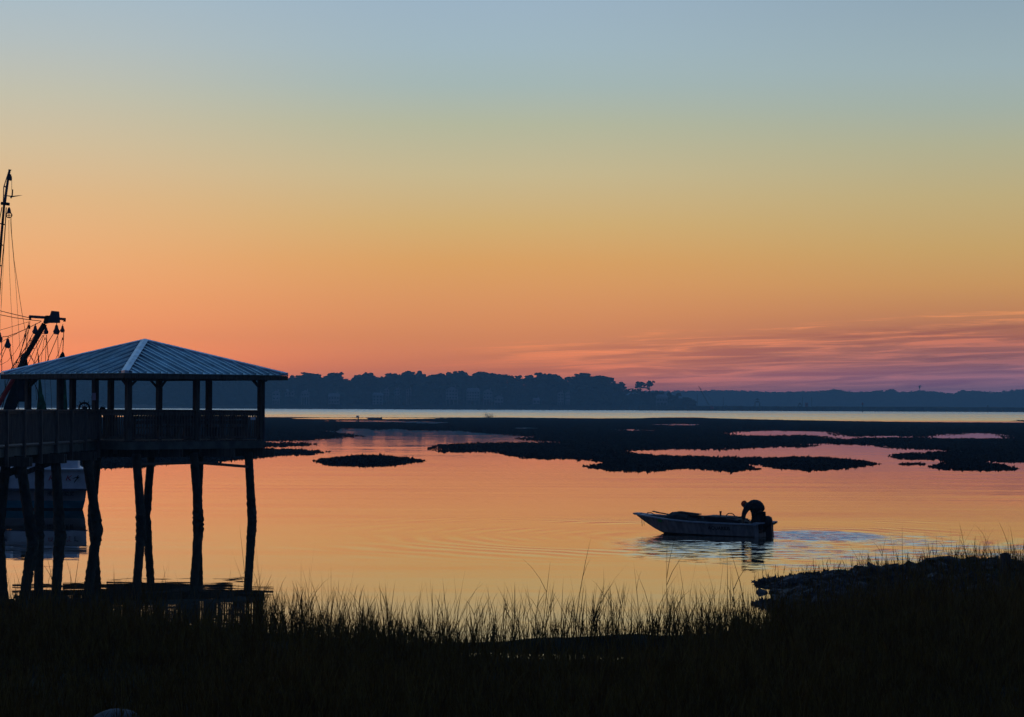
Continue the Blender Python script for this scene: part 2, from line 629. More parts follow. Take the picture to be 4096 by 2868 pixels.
def sdf(P, poly):
    """positive inside"""
    poly = np.asarray(poly, float)
    n = len(poly)
    dist = np.full(len(P), 1e9)
    inside = np.zeros(len(P), bool)
    for i in range(n):
        A, B = poly[i], poly[(i + 1) % n]
        dist = np.minimum(dist, seg_dist(P, A, B))
        cond = ((A[1] > P[:, 1]) != (B[1] > P[:, 1]))
        with np.errstate(divide='ignore', invalid='ignore'):
            xi = (B[0] - A[0]) * (P[:, 1] - A[1]) / (B[1] - A[1] + 1e-12) + A[0]
        inside ^= cond & (P[:, 0] < xi)
    return np.where(inside, dist, -dist)


def Gnp(px, py, z=0.0):
    fw, rt, up = np.array(FW), np.array(RT), np.array(UP)
    d = fw[None] * FPX + (px - 2048)[:, None] * rt[None] + (1434 - py)[:, None] * up[None]
    k = (z - H) / d[:, 2]
    return np.stack([d[:, 0] * k, d[:, 1] * k], 1)


def vnoise(X, Y, s, seed=0):
    """cheap value noise"""
    x, y = X * s + seed * 17.3, Y * s + seed * 5.1
    xi, yi = np.floor(x).astype(np.int64), np.floor(y).astype(np.int64)
    fx, fy = x - xi, y - yi
    fx, fy = fx * fx * (3 - 2 * fx), fy * fy * (3 - 2 * fy)

    def h(a, b):
        n = (a * 374761393 + b * 668265263 + seed * 144665) & 0xffffffff
        n = ((n ^ (n >> 13)) * 1274126177) & 0xffffffff
        return ((n ^ (n >> 16)) & 0xffff) / 65535.0
    return (h(xi, yi) * (1 - fx) + h(xi + 1, yi) * fx) * (1 - fy) + (h(xi, yi + 1) * (1 - fx) + h(xi + 1, yi + 1) * fx) * fy


# ------------------------------------------------------------------ water
wb = MB().add([(-3300, -20, 0), (3300, -20, 0), (3300, 5950, 0), (-3300, 5950, 0)], [(0, 1, 2, 3)])
tag(wb.build('water', 'water'), kind='structure')
gb = MB().add([(-3300, -22, -0.75), (3300, -22, -0.75), (3300, 5950, -0.75), (-3300, 5950, -0.75)], [(0, 1, 2, 3)])
tag(gb.build('ground', 'mud'), kind='structure')

# ------------------------------------------------------------------ mudflats
MAIN = [(-900, 1668), (1060, 1668), (1400, 1669.5), (1740, 1669.5), (2000, 1669), (2400, 1673), (2560, 1672), (2640, 1669), (2780, 1669), (2900, 1673),
        (3200, 1680), (3500, 1685), (3800, 1689), (4096, 1690), (4800, 1692), (5200, 1850), (4096, 1848), (3938, 1844), (3931, 1849), (3992, 1856),
        (4032, 1866), (4075, 1878), (3998, 1880), (3918, 1880), (3831, 1880), (3764, 1875), (3720, 1866), (3791, 1850), (3751, 1837), (3684, 1837), (3604, 1837),
        (3550, 1823), (3597, 1816), (3664, 1812), (3737, 1806), (3804, 1804), (3764, 1799), (3644, 1796), (3563, 1792), (3496, 1782), (3396, 1779), (3296, 1775),
        (3175, 1776), (3255, 1778), (3269, 1782), (3229, 1787), (3129, 1788), (3028, 1790), (2914, 1797), (2794, 1798), (2694, 1796), (2560, 1801),
        (2500, 1807), (2560, 1818), (2640, 1822), (2760, 1827), (2935, 1830), (3068, 1831), (3162, 1829), (3282, 1828), (3363, 1834), (3456, 1845), (3515, 1856),
        (3463, 1863), (3363, 1875), (3229, 1881), (3108, 1873), (3042, 1859), (2965, 1855), (3032, 1876), (2935, 1885), (2828, 1877), (2760, 1873), (2720, 1873), (2627, 1884),
        (2560, 1885), (2443, 1883), (2397, 1874), (2335, 1866), (2397, 1855), (2427, 1851), (2417, 1847), (2377, 1841), (2265, 1836), (2112, 1833), (2033, 1821),
        (1967, 1807), (1781, 1808), (1735, 1801), (1715, 1791), (1768, 1777), (1854, 1774), (2033, 1770), (2245, 1771), (2165, 1765), (2066, 1757),
        (2110, 1746), (2060, 1743), (2010, 1737), (1900, 1731), (1840, 1723), (1650, 1721), (1560, 1715), (1500, 1721), (1480, 1715), (1400, 1714), (1345, 1722),
        (1330, 1727), (1455, 1746), (1400, 1749), (1300, 1756), (1200, 1764), (1080, 1766), (700, 1768), (-900, 1770)]
POOLS = [[(1150, 1674), (1300, 1671.5), (1700, 1671.5), (1750, 1673), (1600, 1676), (1300, 1676)],
         [(1320, 1683), (1480, 1682.5), (1640, 1686), (1785, 1690), (1740, 1694), (1600, 1689), (1450, 1687.5)],
         [(2915, 1733), (2975, 1726), (3095, 1723), (3229, 1726), (3316, 1728), (3322, 1740), (3416, 1746), (3610, 1743), (3614, 1749), (3430, 1751), (3383, 1756), (3336, 1750), (3283, 1743), (3196, 1740), (3062, 1743), (2975, 1741)],
         [(3700, 1748), (3798, 1740), (3918, 1732), (3985, 1737), (3998, 1747), (4022, 1753), (3831, 1753), (3737, 1753)],
         [(2485, 1720), (2510, 1717), (2555, 1720), (2530, 1723)],
         [(2670, 1699), (2710, 1696), (2760, 1699), (2715, 1701)],
         [(2060, 1712), (2100, 1710), (2150, 1713), (2100, 1715)]]
ISLES = [[(1262, 1843), (1300, 1836), (1380, 1827), (1470, 1822), (1550, 1825), (1640, 1835), (1712, 1842), (1620, 1852), (1580, 1859), (1460, 1863), (1330, 1861), (1290, 1853)],
         [(-900, 1800), (700, 1795), (1040, 1793), (1200, 1796), (1260, 1801), (1307, 1806), (1260, 1815), (1200, 1822), (1080, 1824), (1030, 1832), (930, 1840), (860, 1851),
          (760, 1850), (700, 1850), (640, 1861), (560, 1867), (300, 1871), (-900, 1874)],
         [(-900, 1772), (1040, 1772), (1200, 1770), (1262, 1778), (1200, 1784), (1040, 1787), (-900, 1789)],
         [(4030, 1684), (4096, 1677), (4700, 1672), (4700, 1686), (4096, 1687)],
         [(3607, 1856), (3640, 1853), (3685, 1856), (3640, 1859)]]
BARS = [(3000, 1733), (3060, 1733), (3210, 1730), (3260, 1731), (1480, 1746), (1520, 1746)]
clump_pts = []


def poly_world(poly):
    a = np.array(poly, float)
    return Gnp(a[:, 0], a[:, 1])


def mudflat(outer, holes, dx, dy, hmax=0.09, nclump=0, far_fade=True):
    a = np.array(outer, float)
    x0, x1, y0, y1 = a[:, 0].min() - 20, a[:, 0].max() + 20, a[:, 1].min() - 2, a[:, 1].max() + 4
    xs = np.arange(x0, x1, dx)
    ys = np.arange(y0, y1, dy)
    PX, PY = np.meshgrid(xs, ys)
    px, py = PX.ravel(), PY.ravel()
    # ragged shoreline: jitter the look-up point a little (in metres it is a ragged edge)
    jx = (vnoise(px, py * 6, 1 / 22.0, 3) - 0.5) * 16 + (vnoise(px, py * 6, 1 / 7.0, 4) - 0.5) * 8
    jy = (vnoise(px, py * 6, 1 / 26.0, 5) - 0.5) * 3.0 + (vnoise(px, py * 6, 1 / 9.0, 6) - 0.5) * 2.4
    W = Gnp(px, py)
    Q = Gnp(px + jx, py + jy * np.clip((py - 1660) / 120, 0.15, 1))
    s = sdf(Q, poly_world(outer))
    for h in holes:
        s = np.minimum(s, -sdf(Q, poly_world(h)))
    scale = np.clip(W[:, 1] / 140.0, 0.7, 4)
    hgt = np.where(s > 0, -0.02 + hmax * (1 - np.exp(-s / (1.6 * scale))) , np.maximum(-0.3, -0.03 + s * 0.05))
    hgt = hgt + np.where(s > 0.1, (vnoise(W[:, 0], W[:, 1], 0.5, 8) - 0.45) * 0.06 + (vnoise(W[:, 0], W[:, 1], 1.7, 9) - 0.5) * 0.04, 0)
    nx, ny = len(xs), len(ys)
    idx = np.arange(nx * ny).reshape(ny, nx)
    F = np.stack([idx[:-1, :-1], idx[1:, :-1], idx[1:, 1:], idx[:-1, 1:]], -1).reshape(-1, 4)
    keep = (hgt[F] > -0.05).any(1)
    F = F[keep]
    used, inv = np.unique(F, return_inverse=True)
    V = np.stack([W[:, 0], W[:, 1], hgt], 1)[used]
    o = np_mesh('mudflat', V, inv.reshape(-1, 4), 'mud', smooth=False)
    tag(o, kind='structure')
    if nclump:
        ok = np.where((s > -0.15 * scale) & (py > 1700))[0]
        # edges carry more shells
        wgt = np.where(s[ok] < 2.5, 3.0, 1.0)
        pick = RNG.choice(ok, size=nclump, p=wgt / wgt.sum())
        jxx = px[pick] + RNG.uniform(-dx / 2, dx / 2, nclump)
        jyy = py[pick] + RNG.uniform(-dy / 2, dy / 2, nclump)
        Wc = Gnp(jxx, jyy)
        clump_pts.append(np.stack([Wc[:, 0], Wc[:, 1], np.maximum(hgt[pick], -0.02)], 1))
    return o


mudflat(MAIN, POOLS, 9, 1.4, nclump=26000)
for k, isl in enumerate(ISLES):
    mudflat(isl, [], 7 if k != 1 else 9, 1.4, hmax=0.20 if k == 0 else 0.09, nclump=[1500, 5000, 2500, 0, 120][k])


def spikes(P, hmin, hmax, wmin, wmax, name, m):
    n = len(P)
    h = RNG.uniform(hmin, hmax, n) * np.where(RNG.uniform(0, 1, n) < 0.07, 1.7, 1.0)
    w = RNG.uniform(wmin, wmax, n)
    tx, ty = RNG.uniform(-0.4, 0.4, n) * w, RNG.uniform(-0.4, 0.4, n) * w
    ang = RNG.uniform(0, 6.28, n)
    V = np.zeros((n, 7, 3))
    for k in range(4):
        a = ang + k * math.pi / 2
        V[:, k, 0] = P[:, 0] + np.cos(a) * w * 0.5
        V[:, k, 1] = P[:, 1] + np.sin(a) * w * 0.5
        V[:, k, 2] = P[:, 2] - 0.03
    for j, (u, hh) in enumerate(((0.55, 1.0), (-0.6, 0.75), (0.0, 0.45))):
        V[:, 4 + j, 0] = P[:, 0] + tx + u * w * 0.6 * np.cos(ang)
        V[:, 4 + j, 1] = P[:, 1] + ty + u * w * 0.6 * np.sin(ang)
        V[:, 4 + j, 2] = P[:, 2] + h * hh
    f = np.array([(0, 1, 4), (1, 6, 4), (0, 4, 3), (3, 4, 6), (1, 2, 5), (1, 5, 6), (2, 3, 5), (3, 6, 5)])
    F = (np.arange(n)[:, None, None] * 7 + f[None]).reshape(-1, 3)
    return np_mesh(name, V.reshape(-1, 3), F, m)


CP = np.concatenate(clump_pts)
sc_far = np.clip(CP[:, 1] / 130.0, 0.8, 1.6)
oys = spikes(CP, 0.04, 0.16, 0.10, 0.34, 'oyster_bed', 'oyster')
tag(oys, 'dark jagged oyster clusters covering the mudflats and islets', 'oysters', kind='stuff')

# ------------------------------------------------------------------ near bank
BANK = [(-2600, 2470), (-100, 2492), (500, 2500), (900, 2520), (1100, 2548), (1600, 2576), (1950, 2578), (2050, 2563), (2600, 2557), (2900, 2545), (3120, 2515), (3175, 2480), (3110, 2445),
        (3010, 2416), (3110, 2402), (3160, 2372), (3100, 2352), (3035, 2338), (3028, 2326), (3100, 2322), (3300, 2317), (3600, 2304), (4096, 2292), (5200, 2250)]
bw = [tuple(p) for p in poly_world(BANK)]
bank_poly = np.array(bw + [(60, -19), (-60, -19)])


PUD = G(2330, 2632)


def bank_h(X, Y):
    P = np.stack([X, Y], 1)
    jx = (vnoise(X, Y, 1.3, 21) - 0.5) * 0.5
    s = sdf(P + jx[:, None], bank_poly)
    h = np.where(s > 0, np.minimum(0.02 + s * 0.14, 0.16), np.maximum(-0.5, s * 0.10))
    near = np.clip((31.0 - Y) / 31.0, 0, 1)
    h = h + np.where(s > 0, near * 2.5, 0)
    right = np.clip((X - 5.6) / 6.0, 0, 1)
    crest = np.exp(-((Y - (59.6 - right * 0.8)) / (5.0 + right * 3.0)) ** 2)
    h = h + np.where(s > 0, right ** 0.9 * crest * 0.20 * np.clip(s / 0.6, 0, 1), 0)
    pud = ((X - PUD.x) / 3.1) ** 2 + ((Y - PUD.y) / 1.6) ** 2
    h = h - np.where(pud < 1.6, 0.34 * np.clip(1.3 - pud, 0, 1), 0)
    h = h + np.where(s > 0.2, (vnoise(X, Y, 1.1, 22) - 0.5) * 0.10 + (vnoise(X, Y, 3.7, 23) - 0.5) * 0.05, 0)
    return h, s


xs = np.arange(-26, 24, 0.22)
ys = np.concatenate([np.arange(-18, 27, 1.0), np.arange(27, 66, 0.2)])
GX, GY = np.meshgrid(xs, ys)
hh, ss = bank_h(GX.ravel(), GY.ravel())
idx = np.arange(GX.size).reshape(GX.shape)
F = np.stack([idx[:-1, :-1], idx[:-1, 1:], idx[1:, 1:], idx[1:, :-1]], -1).reshape(-1, 4)
F = F[(hh[F] > -0.12).any(1)]
used, inv = np.unique(F, return_inverse=True)
bank = np_mesh('riverbank', np.stack([GX.ravel(), GY.ravel(), hh], 1)[used], inv.reshape(-1, 4), 'soil', smooth=True)
tag(bank, kind='structure')


def bank_z(x, y):
    return float(bank_h(np.array([x]), np.array([y]))[0][0])


# stones of the point on the right
rock_meshes = []
for k in range(7):
    mb = MB()
    V, Fc = ICO[2]
    rr = random.Random(100 + k)
    off = Vector((rr.random() * 20, rr.random() * 20, rr.random() * 20))
    vs = []
    for p in V:
        q = Vector(p)
        d = 1 + 0.55 * (noise.noise(q * 1.3 + off)) + 0.25 * noise.noise(q * 3 + off)
        q = Vector((max(-0.78, min(0.78, q.x)), max(-0.8, min(0.8, q.y)), max(-0.62, min(0.62, q.z)))) * d
        vs.append(q)
    mb.add(vs, Fc)
    rock_meshes.append(unit_mesh('rock', mb, 'rock'))
rk = 0
rr = random.Random(5)
crest_px = [(3040, 2315), (3150, 2306), (3300, 2293), (3420, 2282), (3500, 2266), (3600, 2248), (3750, 2250), (3900, 2246), (4096, 2243), (4250, 2240)]
for i in range(len(crest_px) - 1):
    a, b = crest_px[i], crest_px[i + 1]
    seg = math.hypot(b[0] - a[0], b[1] - a[1])
    n = int(seg / 17)
    for j in range(n):
        t = (j + rr.random() * 0.8) / n
        px = a[0] + (b[0] - a[0]) * t
        py = a[1] + (b[1] - a[1]) * t
        f = min(1.0, max(0.0, (px - 3030) / 700))
        s = rr.uniform(0.11, 0.20) * (0.7 + 0.5 * f)
        if rr.random() < 0.25:
            s *= rr.uniform(1.3, 1.9)
        p = G(px, py + rr.uniform(12, 40), 0.10 + 0.22 * f)
        z = bank_z(p.x, p.y)
        inst('rock', rock_meshes[rk % 7], bank, (p.x, p.y, max(z, -0.02) + s * 0.15), (rr.uniform(-.3, .3), rr.uniform(-.3, .3), rr.uniform(0, 6)), (s * rr.uniform(0.9, 1.6), s * rr.uniform(0.8, 1.2), s * rr.uniform(0.6, 0.95)))
        rk += 1
for j in range(150):
    px = rr.uniform(3060, 4000)
    f = (px - 3030) / 1000
    py = rr.uniform(2330 - 70 * f, 2460 - 40 * f)
    p = G(px, py, 0.15)
    h_, s_ = bank_h(np.array([p.x]), np.array([p.y]))
    if s_[0] < 0.05:
        continue
    s = rr.uniform(0.07, 0.2)
    inst('rock', rock_meshes[rk % 7], bank, (p.x, p.y, float(h_[0]) + s * 0.1), (rr.uniform(-.4, .4), rr.uniform(-.4, .4), rr.uniform(0, 6)), (s * rr.uniform(0.9, 1.7), s, s * rr.uniform(0.5, 0.8)))
    rk += 1
# shell rubble between the stones
n = 9000
PXs = RNG.uniform(3000, 3900, n)
PYs = RNG.uniform(2310, 2500, n)
Wr = Gnp(PXs, PYs, 0.1)
hr, sr = bank_h(Wr[:, 0], Wr[:, 1])
k = sr > -0.05
rub = spikes(np.stack([Wr[k, 0], Wr[k, 1], hr[k]], 1), 0.02, 0.09, 0.05, 0.16, 'shell_rubble', 'rock')
tag(rub, 'loose oyster shell rubble on the point at lower right', 'shell rubble', kind='stuff')

# boulder at the very bottom
bp = G(470, 2872, 0.35)
mb = MB()
V, Fc = ICO[3]
for p in V:
    pass
mb.add([Vector(p) * (1 + 0.12 * noise.noise(Vector(p) * 1.5)) for p in V], Fc)
bo = mb.build('boulder', 'boulder', smooth=True)
bo.location = (bp.x, bp.y, bank_z(bp.x, bp.y) - 0.03)
bo.scale = (0.36, 0.30, 0.26)
tag(bo, 'smooth grey boulder at the bottom edge of the dark grass', 'boulder')

# stump on the point
sp = G(4020, 2262, 0.55)
st = empty('wooden_stump', (sp.x, sp.y, bank_z(sp.x, sp.y)), 'short sawn wooden stump standing among the stones at right', 'stump')
MB().tube([(sp.x, sp.y, sp.z - 0.7), (sp.x, sp.y, sp.z + 0.0), (sp.x + 0.01, sp.y, sp.z + 0.27)], [0.15, 0.135, 0.13], 12).build('post', 'wood', st)
MB().lathe((sp.x + 0.01, sp.y, sp.z + 0.275), [(0.09, -0.01), (0.085, 0.02), (0.05, 0.03)], 12).build('cut_top', 'bark', st)

# ------------------------------------------------------------------ marsh grass
def grass(P, hts, seed, name, m, wid=(0.006, 0.011), lean=0.10, leaves=2):
    rg = np.random.default_rng(seed)
    n = len(P)
    Vs, Fs = [], []
    base = 0

    def strips(B, dirv, L, w0, bend, nseg):
        nonlocal base
        k = len(B)
        side = np.stack([-np.sin(fa := rg.uniform(0, 6.28, k)), np.cos(fa), np.zeros(k)], 1)
        ts = np.linspace(0, 1, nseg + 1)
        V = np.zeros((k, nseg * 2 + 1, 3))
        for i, t in enumerate(ts[:-1]):
            c = B + dirv * (L * t)[:, None] + bend * ((L * t * t)[:, None])
            w = w0 * (1 - t * 0.75)
            V[:, 2 * i] = c - side * w[:, None] / 2
            V[:, 2 * i + 1] = c + side * w[:, None] / 2
        V[:, -1] = B + dirv * L[:, None] + bend * L[:, None]
        f = []
        for i in range(nseg - 1):
            f += [(2 * i, 2 * i + 1, 2 * i + 3), (2 * i, 2 * i + 3, 2 * i + 2)]
        f.append((2 * nseg - 2, 2 * nseg - 1, 2 * nseg))
        F = (base + np.arange(k)[:, None, None] * (nseg * 2 + 1) + np.array(f)[None]).reshape(-1, 3)
        Vs.append(V.reshape(-1, 3))
        Fs.append(F)
        base += k * (nseg * 2 + 1)

    a = rg.uniform(0, 6.28, n)
    l = np.abs(rg.normal(0, lean, n))
    dv = np.stack([np.cos(a) * l, np.sin(a) * l, np.ones(n)], 1)
    dv /= np.linalg.norm(dv, axis=1)[:, None]
    a2 = a + rg.normal(0, 1.0, n)
    bent = rg.uniform(0, 1, n) < 0.06
    l = np.where(bent, rg.uniform(0.4, 1.2, n), l)
    dv = np.stack([np.cos(a) * l, np.sin(a) * l, np.ones(n)], 1)
    dv /= np.linalg.norm(dv, axis=1)[:, None]
    bn = np.stack([np.cos(a2), np.sin(a2), np.zeros(n)], 1) * (np.abs(rg.normal(0, 0.13, n)) + 0.01)[:, None]
    bn[:, 2] = -np.abs(bn[:, 0]) * 0.3
    w = rg.uniform(wid[0], wid[1], n)
    strips(P, dv, hts, w, bn, 4)
    for q in range(leaves):
        t0 = rg.uniform(0.05, 0.6, n)
        B = P + dv * (hts * t0)[:, None] + bn * (hts * t0 * t0)[:, None]
        al = rg.uniform(0, 6.28, n)
        out = rg.uniform(0.12, 0.45, n)
        ld = np.stack([np.cos(al) * out, np.sin(al) * out, np.ones(n)], 1)
        ld /= np.linalg.norm(ld, axis=1)[:, None]
        bl = np.stack([np.cos(al), np.sin(al), -0.8 * np.ones(n)], 1) * rg.uniform(0.05, 0.30, n)[:, None]
        strips(B, ld, hts * rg.uniform(0.3, 0.6, n), w * 0.85, bl, 3)
    o = np_mesh(name, np.concatenate(Vs), np.concatenate(Fs), m)
    return o


def scatter(n, px0, px1, y0, y1, seed):
    rg = np.random.default_rng(seed)
    Y = np.sqrt(rg.uniform(y0 ** 2, y1 ** 2, n))
    pxx = rg.uniform(px0, px1, n)
    X = (pxx - 2048) / FPX * Y
    return X, Y, pxx, rg


X, Y, pxx, rg = scatter(90000, -260, 4360, 26.5, 64, 3)
h, s = bank_h(X, Y)
shoreY = s
# tussocks: patchy growth
clump = vnoise(X, Y, 0.55, 37) * 0.35 + vnoise(X, Y, 1.1, 31) * 0.3 + vnoise(X, Y, 2.6, 32) * 0.35
prob = np.clip((s + 0.45) / 2.0, 0, 1) ** 1.3 * np.clip(-0.75 + clump * 2.6, 0.02, 1)
pudd = ((X - PUD.x) / 3.4) ** 2 + ((Y - PUD.y) / 1.8) ** 2
prob = np.where((pudd < 1.0), prob * 0.08, prob)
prob = np.where((np.abs(X - PUD.x) < 1.6) & (Y < PUD.y) & (Y > PUD.y - 4.5), prob * 0.25, prob)
prob = np.where(pxx < 980, prob * np.clip((s - 0.2) / 2.5, 0.06, 1), prob)
onpoint = (X > 4.4) & (Y > 47.5)
thin = np.clip((Y - 47.5) / 5.0, 0, 1) * np.clip((X - 4) / 2, 0, 1)
right = np.clip((pxx - 3350) / 700, 0, 1)
prob = np.where(onpoint, prob * (1 - thin * (0.985 - 0.42 * right)), prob)
keep = (rg.uniform(0, 1, len(X)) < prob) & (s > -0.4)
X, Y, h, s, pxx = X[keep], Y[keep], h[keep], s[keep], pxx[keep]
patch = vnoise(X, Y, 0.35, 33)
hts = (0.42 + 0.55 * patch) * RNG.uniform(0.45, 1.35, len(X))
tall = RNG.uniform(0, 1, len(X)) < 0.07
hts = np.where(tall, hts * RNG.uniform(1.3, 1.9, len(X)), hts)
cut = np.where((Y > 47) & (X > 4.2), 0.72, 1.0)
hts *= cut
hts *= np.where(pxx < 1000, 0.78, 1.0)
# short dense growth between the stems
X2, Y2, px2, rg2 = scatter(60000, -260, 4360, 26.5, 62, 4)
h2, s2 = bank_h(X2, Y2)
c2_ = vnoise(X2, Y2, 1.6, 35) * 0.6 + vnoise(X2, Y2, 4.0, 36) * 0.4
on2 = (X2 > 4.4) & (Y2 > 46.5)
k2 = (s2 > -0.25) & (h2 > -0.04) & (rg2.uniform(0, 1, len(X2)) < np.clip((s2 + 0.3) / 0.9, 0, 1) * np.clip(-0.5 + c2_ * 2.6, 0.02, 1) * np.where(on2, 0.25, 1.0) * np.where(px2 < 980, np.clip((s2 - 0.1) / 2.5, 0.03, 1), 1.0) * np.where(((X2 - PUD.x) / 2.6) ** 2 + ((Y2 - PUD.y) / 1.5) ** 2 < 1, 0.05, 1.0))
X = np.concatenate([X, X2[k2]])
Y = np.concatenate([Y, Y2[k2]])
h = np.concatenate([h, h2[k2]])
hts = np.concatenate([hts * 1.14, rg2.uniform(0.15, 0.5, int(k2.sum()))])
# a few tall seed-bearing stems that stand clear
tp_ = [(382, 0), (130, 0), (765, 0), (1210, 0), (1436, 1), (1450, 1), (1630, 0), (2005, 0)]
tx, ty, tz, th_ = [], [], [], []
for k_ in range(190):
    u = RNG.uniform(1000, 3150)
    v = RNG.uniform(2530, 2600)
    p_ = G(u, v)
    tx.append(p_.x)
    ty.append(p_.y)
    tz.append(max(-0.02, bank_z(p_.x, p_.y)))
    th_.append(RNG.uniform(0.75, 1.15))
for u, v, L_ in ((1370, 2570, 1.22), (1130, 2560, 1.0), (1735, 2580, 1.22), (2160, 2580, 1.28), (2375, 2585, 1.36), (2390, 2585, 1.28), (2560, 2570, 1.25), (2925, 2550, 1.25), (2845, 2550, 1.2), (2785, 2550, 1.15), (3125, 2480, 1.3), (640, 2520, 0.9)):
    p_ = G(u, v)
    tx.append(p_.x)
    ty.append(p_.y)
    tz.append(max(-0.02, bank_z(p_.x, p_.y)))
    th_.append(L_)
X = np.concatenate([X, tx])
Y = np.concatenate([Y, ty])
h = np.concatenate([h, tz])
hts = np.concatenate([hts, th_])
clear = ~((np.abs(X - bp.x) < 0.42) & (Y < bp.y + 0.35) & (Y > bp.y - 3.2))
X, Y, h, hts = X[clear], Y[clear], h[clear], hts[clear]
g = grass(np.stack([X, Y, h - 0.03], 1), hts, 41, 'marsh_grass', 'grass', wid=(0.010, 0.021), lean=0.12)
tag(g, 'dense dark brown and olive marsh grass covering the near bank', 'marsh grass', kind='stuff')
print('grass plants', len(X))

# ------------------------------------------------------------------ far shore
YW = 2450.0                   # main wooded shore
YM = 2310.0                   # marsh point on the right
YF = 5600.0                   # hazy woods behind


def px_scale(Y):
    return FPX / Y


def xw(px, Y):
    return (px - 2048) / FPX * Y


def ztop(px, py, Y):
    return D(px, py, Y).z


def ridge(name, pts, Y, depth, m, step=6, rough=0.8, seed=1, zlow=-0.5):
    """low bank running across the view with an uneven crest; pts = (px, py of its crest)"""
    P = np.array(pts, float)
    pxs = np.arange(P[0, 0], P[-1, 0], step)
    pys = np.interp(pxs, P[:, 0], P[:, 1])
    V, Fq = [], []
    rg = np.random.default_rng(seed)
    zt_ = np.array([ztop(a, b, Y) for a, b in zip(pxs, pys)])
    zt_ = np.maximum(0.25, zt_ + rg.normal(0, rough, len(zt_)))
    for i, a in enumerate(pxs):
        x = xw(a, Y)
        V += [(x, Y - 3 - rg.uniform(0, 2), zlow), (x, Y, zt_[i]), (x, Y + depth * 0.5, zt_[i] * rg.uniform(0.85, 1.05)), (x, Y + depth, zlow)]
    for i in range(len(pxs) - 1):
        for k in range(3):
            Fq.append((i * 4 + k, (i + 1) * 4 + k, (i + 1) * 4 + k + 1, i * 4 + k + 1))
    return np_mesh(name, np.array(V), np.array(Fq), m)


far_land = MB().add([(-2600, YW - 2, 0.15), (xw(2800, YW), YW - 2, 0.15), (2600, YM + 300, 0.15), (2600, YF + 250, 0.3), (-2600, YF + 250, 0.3)], [(0, 1, 2, 3, 4)])
tag(far_land.build('far_shore', 'marsh'), kind='structure')
o = ridge('marsh_bank', [(760, 1621), (1200, 1619), (2000, 1620), (2600, 1622), (2900, 1624), (3200, 1627)], YW - 30, 25, 'marsh', 5, 0.25, 2)
tag(o, kind='structure')
o = ridge('marsh_bank', [(2560, 1628), (2700, 1626), (3000, 1626), (3200, 1627), (3310, 1628), (3312, 1644)], YM - 20, 40, 'marsh', 5, 0.3, 3)
tag(o, kind='structure')
o = ridge('marsh_bank', [(3290, 1627), (3600, 1628), (4096, 1631), (4800, 1634)], YM + 10, 200, 'marsh', 6, 0.2, 4)
tag(o, kind='structure')
o = ridge('sandbank', [(-400, 1622), (300, 1622), (450, 1620), (560, 1618), (620, 1623), (700, 1628), (760, 1631)], YW - 120, 60, 'sand', 6, 0.2, 5)
tag(o, kind='structure')

SKY = [(-1800, 1500), (-900, 1494), (-400, 1500), (0, 1495), (300, 1498), (600, 1500), (900, 1498), (1130, 1496), (1170, 1500), (1250, 1490), (1300, 1488), (1350, 1488), (1400, 1501), (1430, 1500), (1470, 1490), (1530, 1496),
       (1560, 1492), (1610, 1490), (1680, 1484), (1740, 1498), (1790, 1492), (1850, 1486), (1880, 1490), (1930, 1486), (1960, 1492), (2000, 1502), (2060, 1504), (2092, 1524),
       (2120, 1502), (2170, 1494), (2220, 1498), (2260, 1504), (2320, 1496), (2350, 1489), (2400, 1499), (2450, 1511), (2475, 1530), (2500, 1550), (2530, 1556), (2560, 1552),
       (2620, 1556), (2650, 1562), (2700, 1566), (2740, 1582), (2770, 1596)]
SK = np.array(SKY, float)


def lumpy(V, F, c, s, seed, jit=0.16):
    rg = np.random.default_rng(seed)
    k = 1 + rg.uniform(-jit, jit, len(V))
    return V * k[:, None] * np.array(s) + np.array(c)


I1 = (np.array(ICO[1][0]), np.array(ICO[1][1]))
I2 = (np.array(ICO[2][0]), np.array(ICO[2][1]))


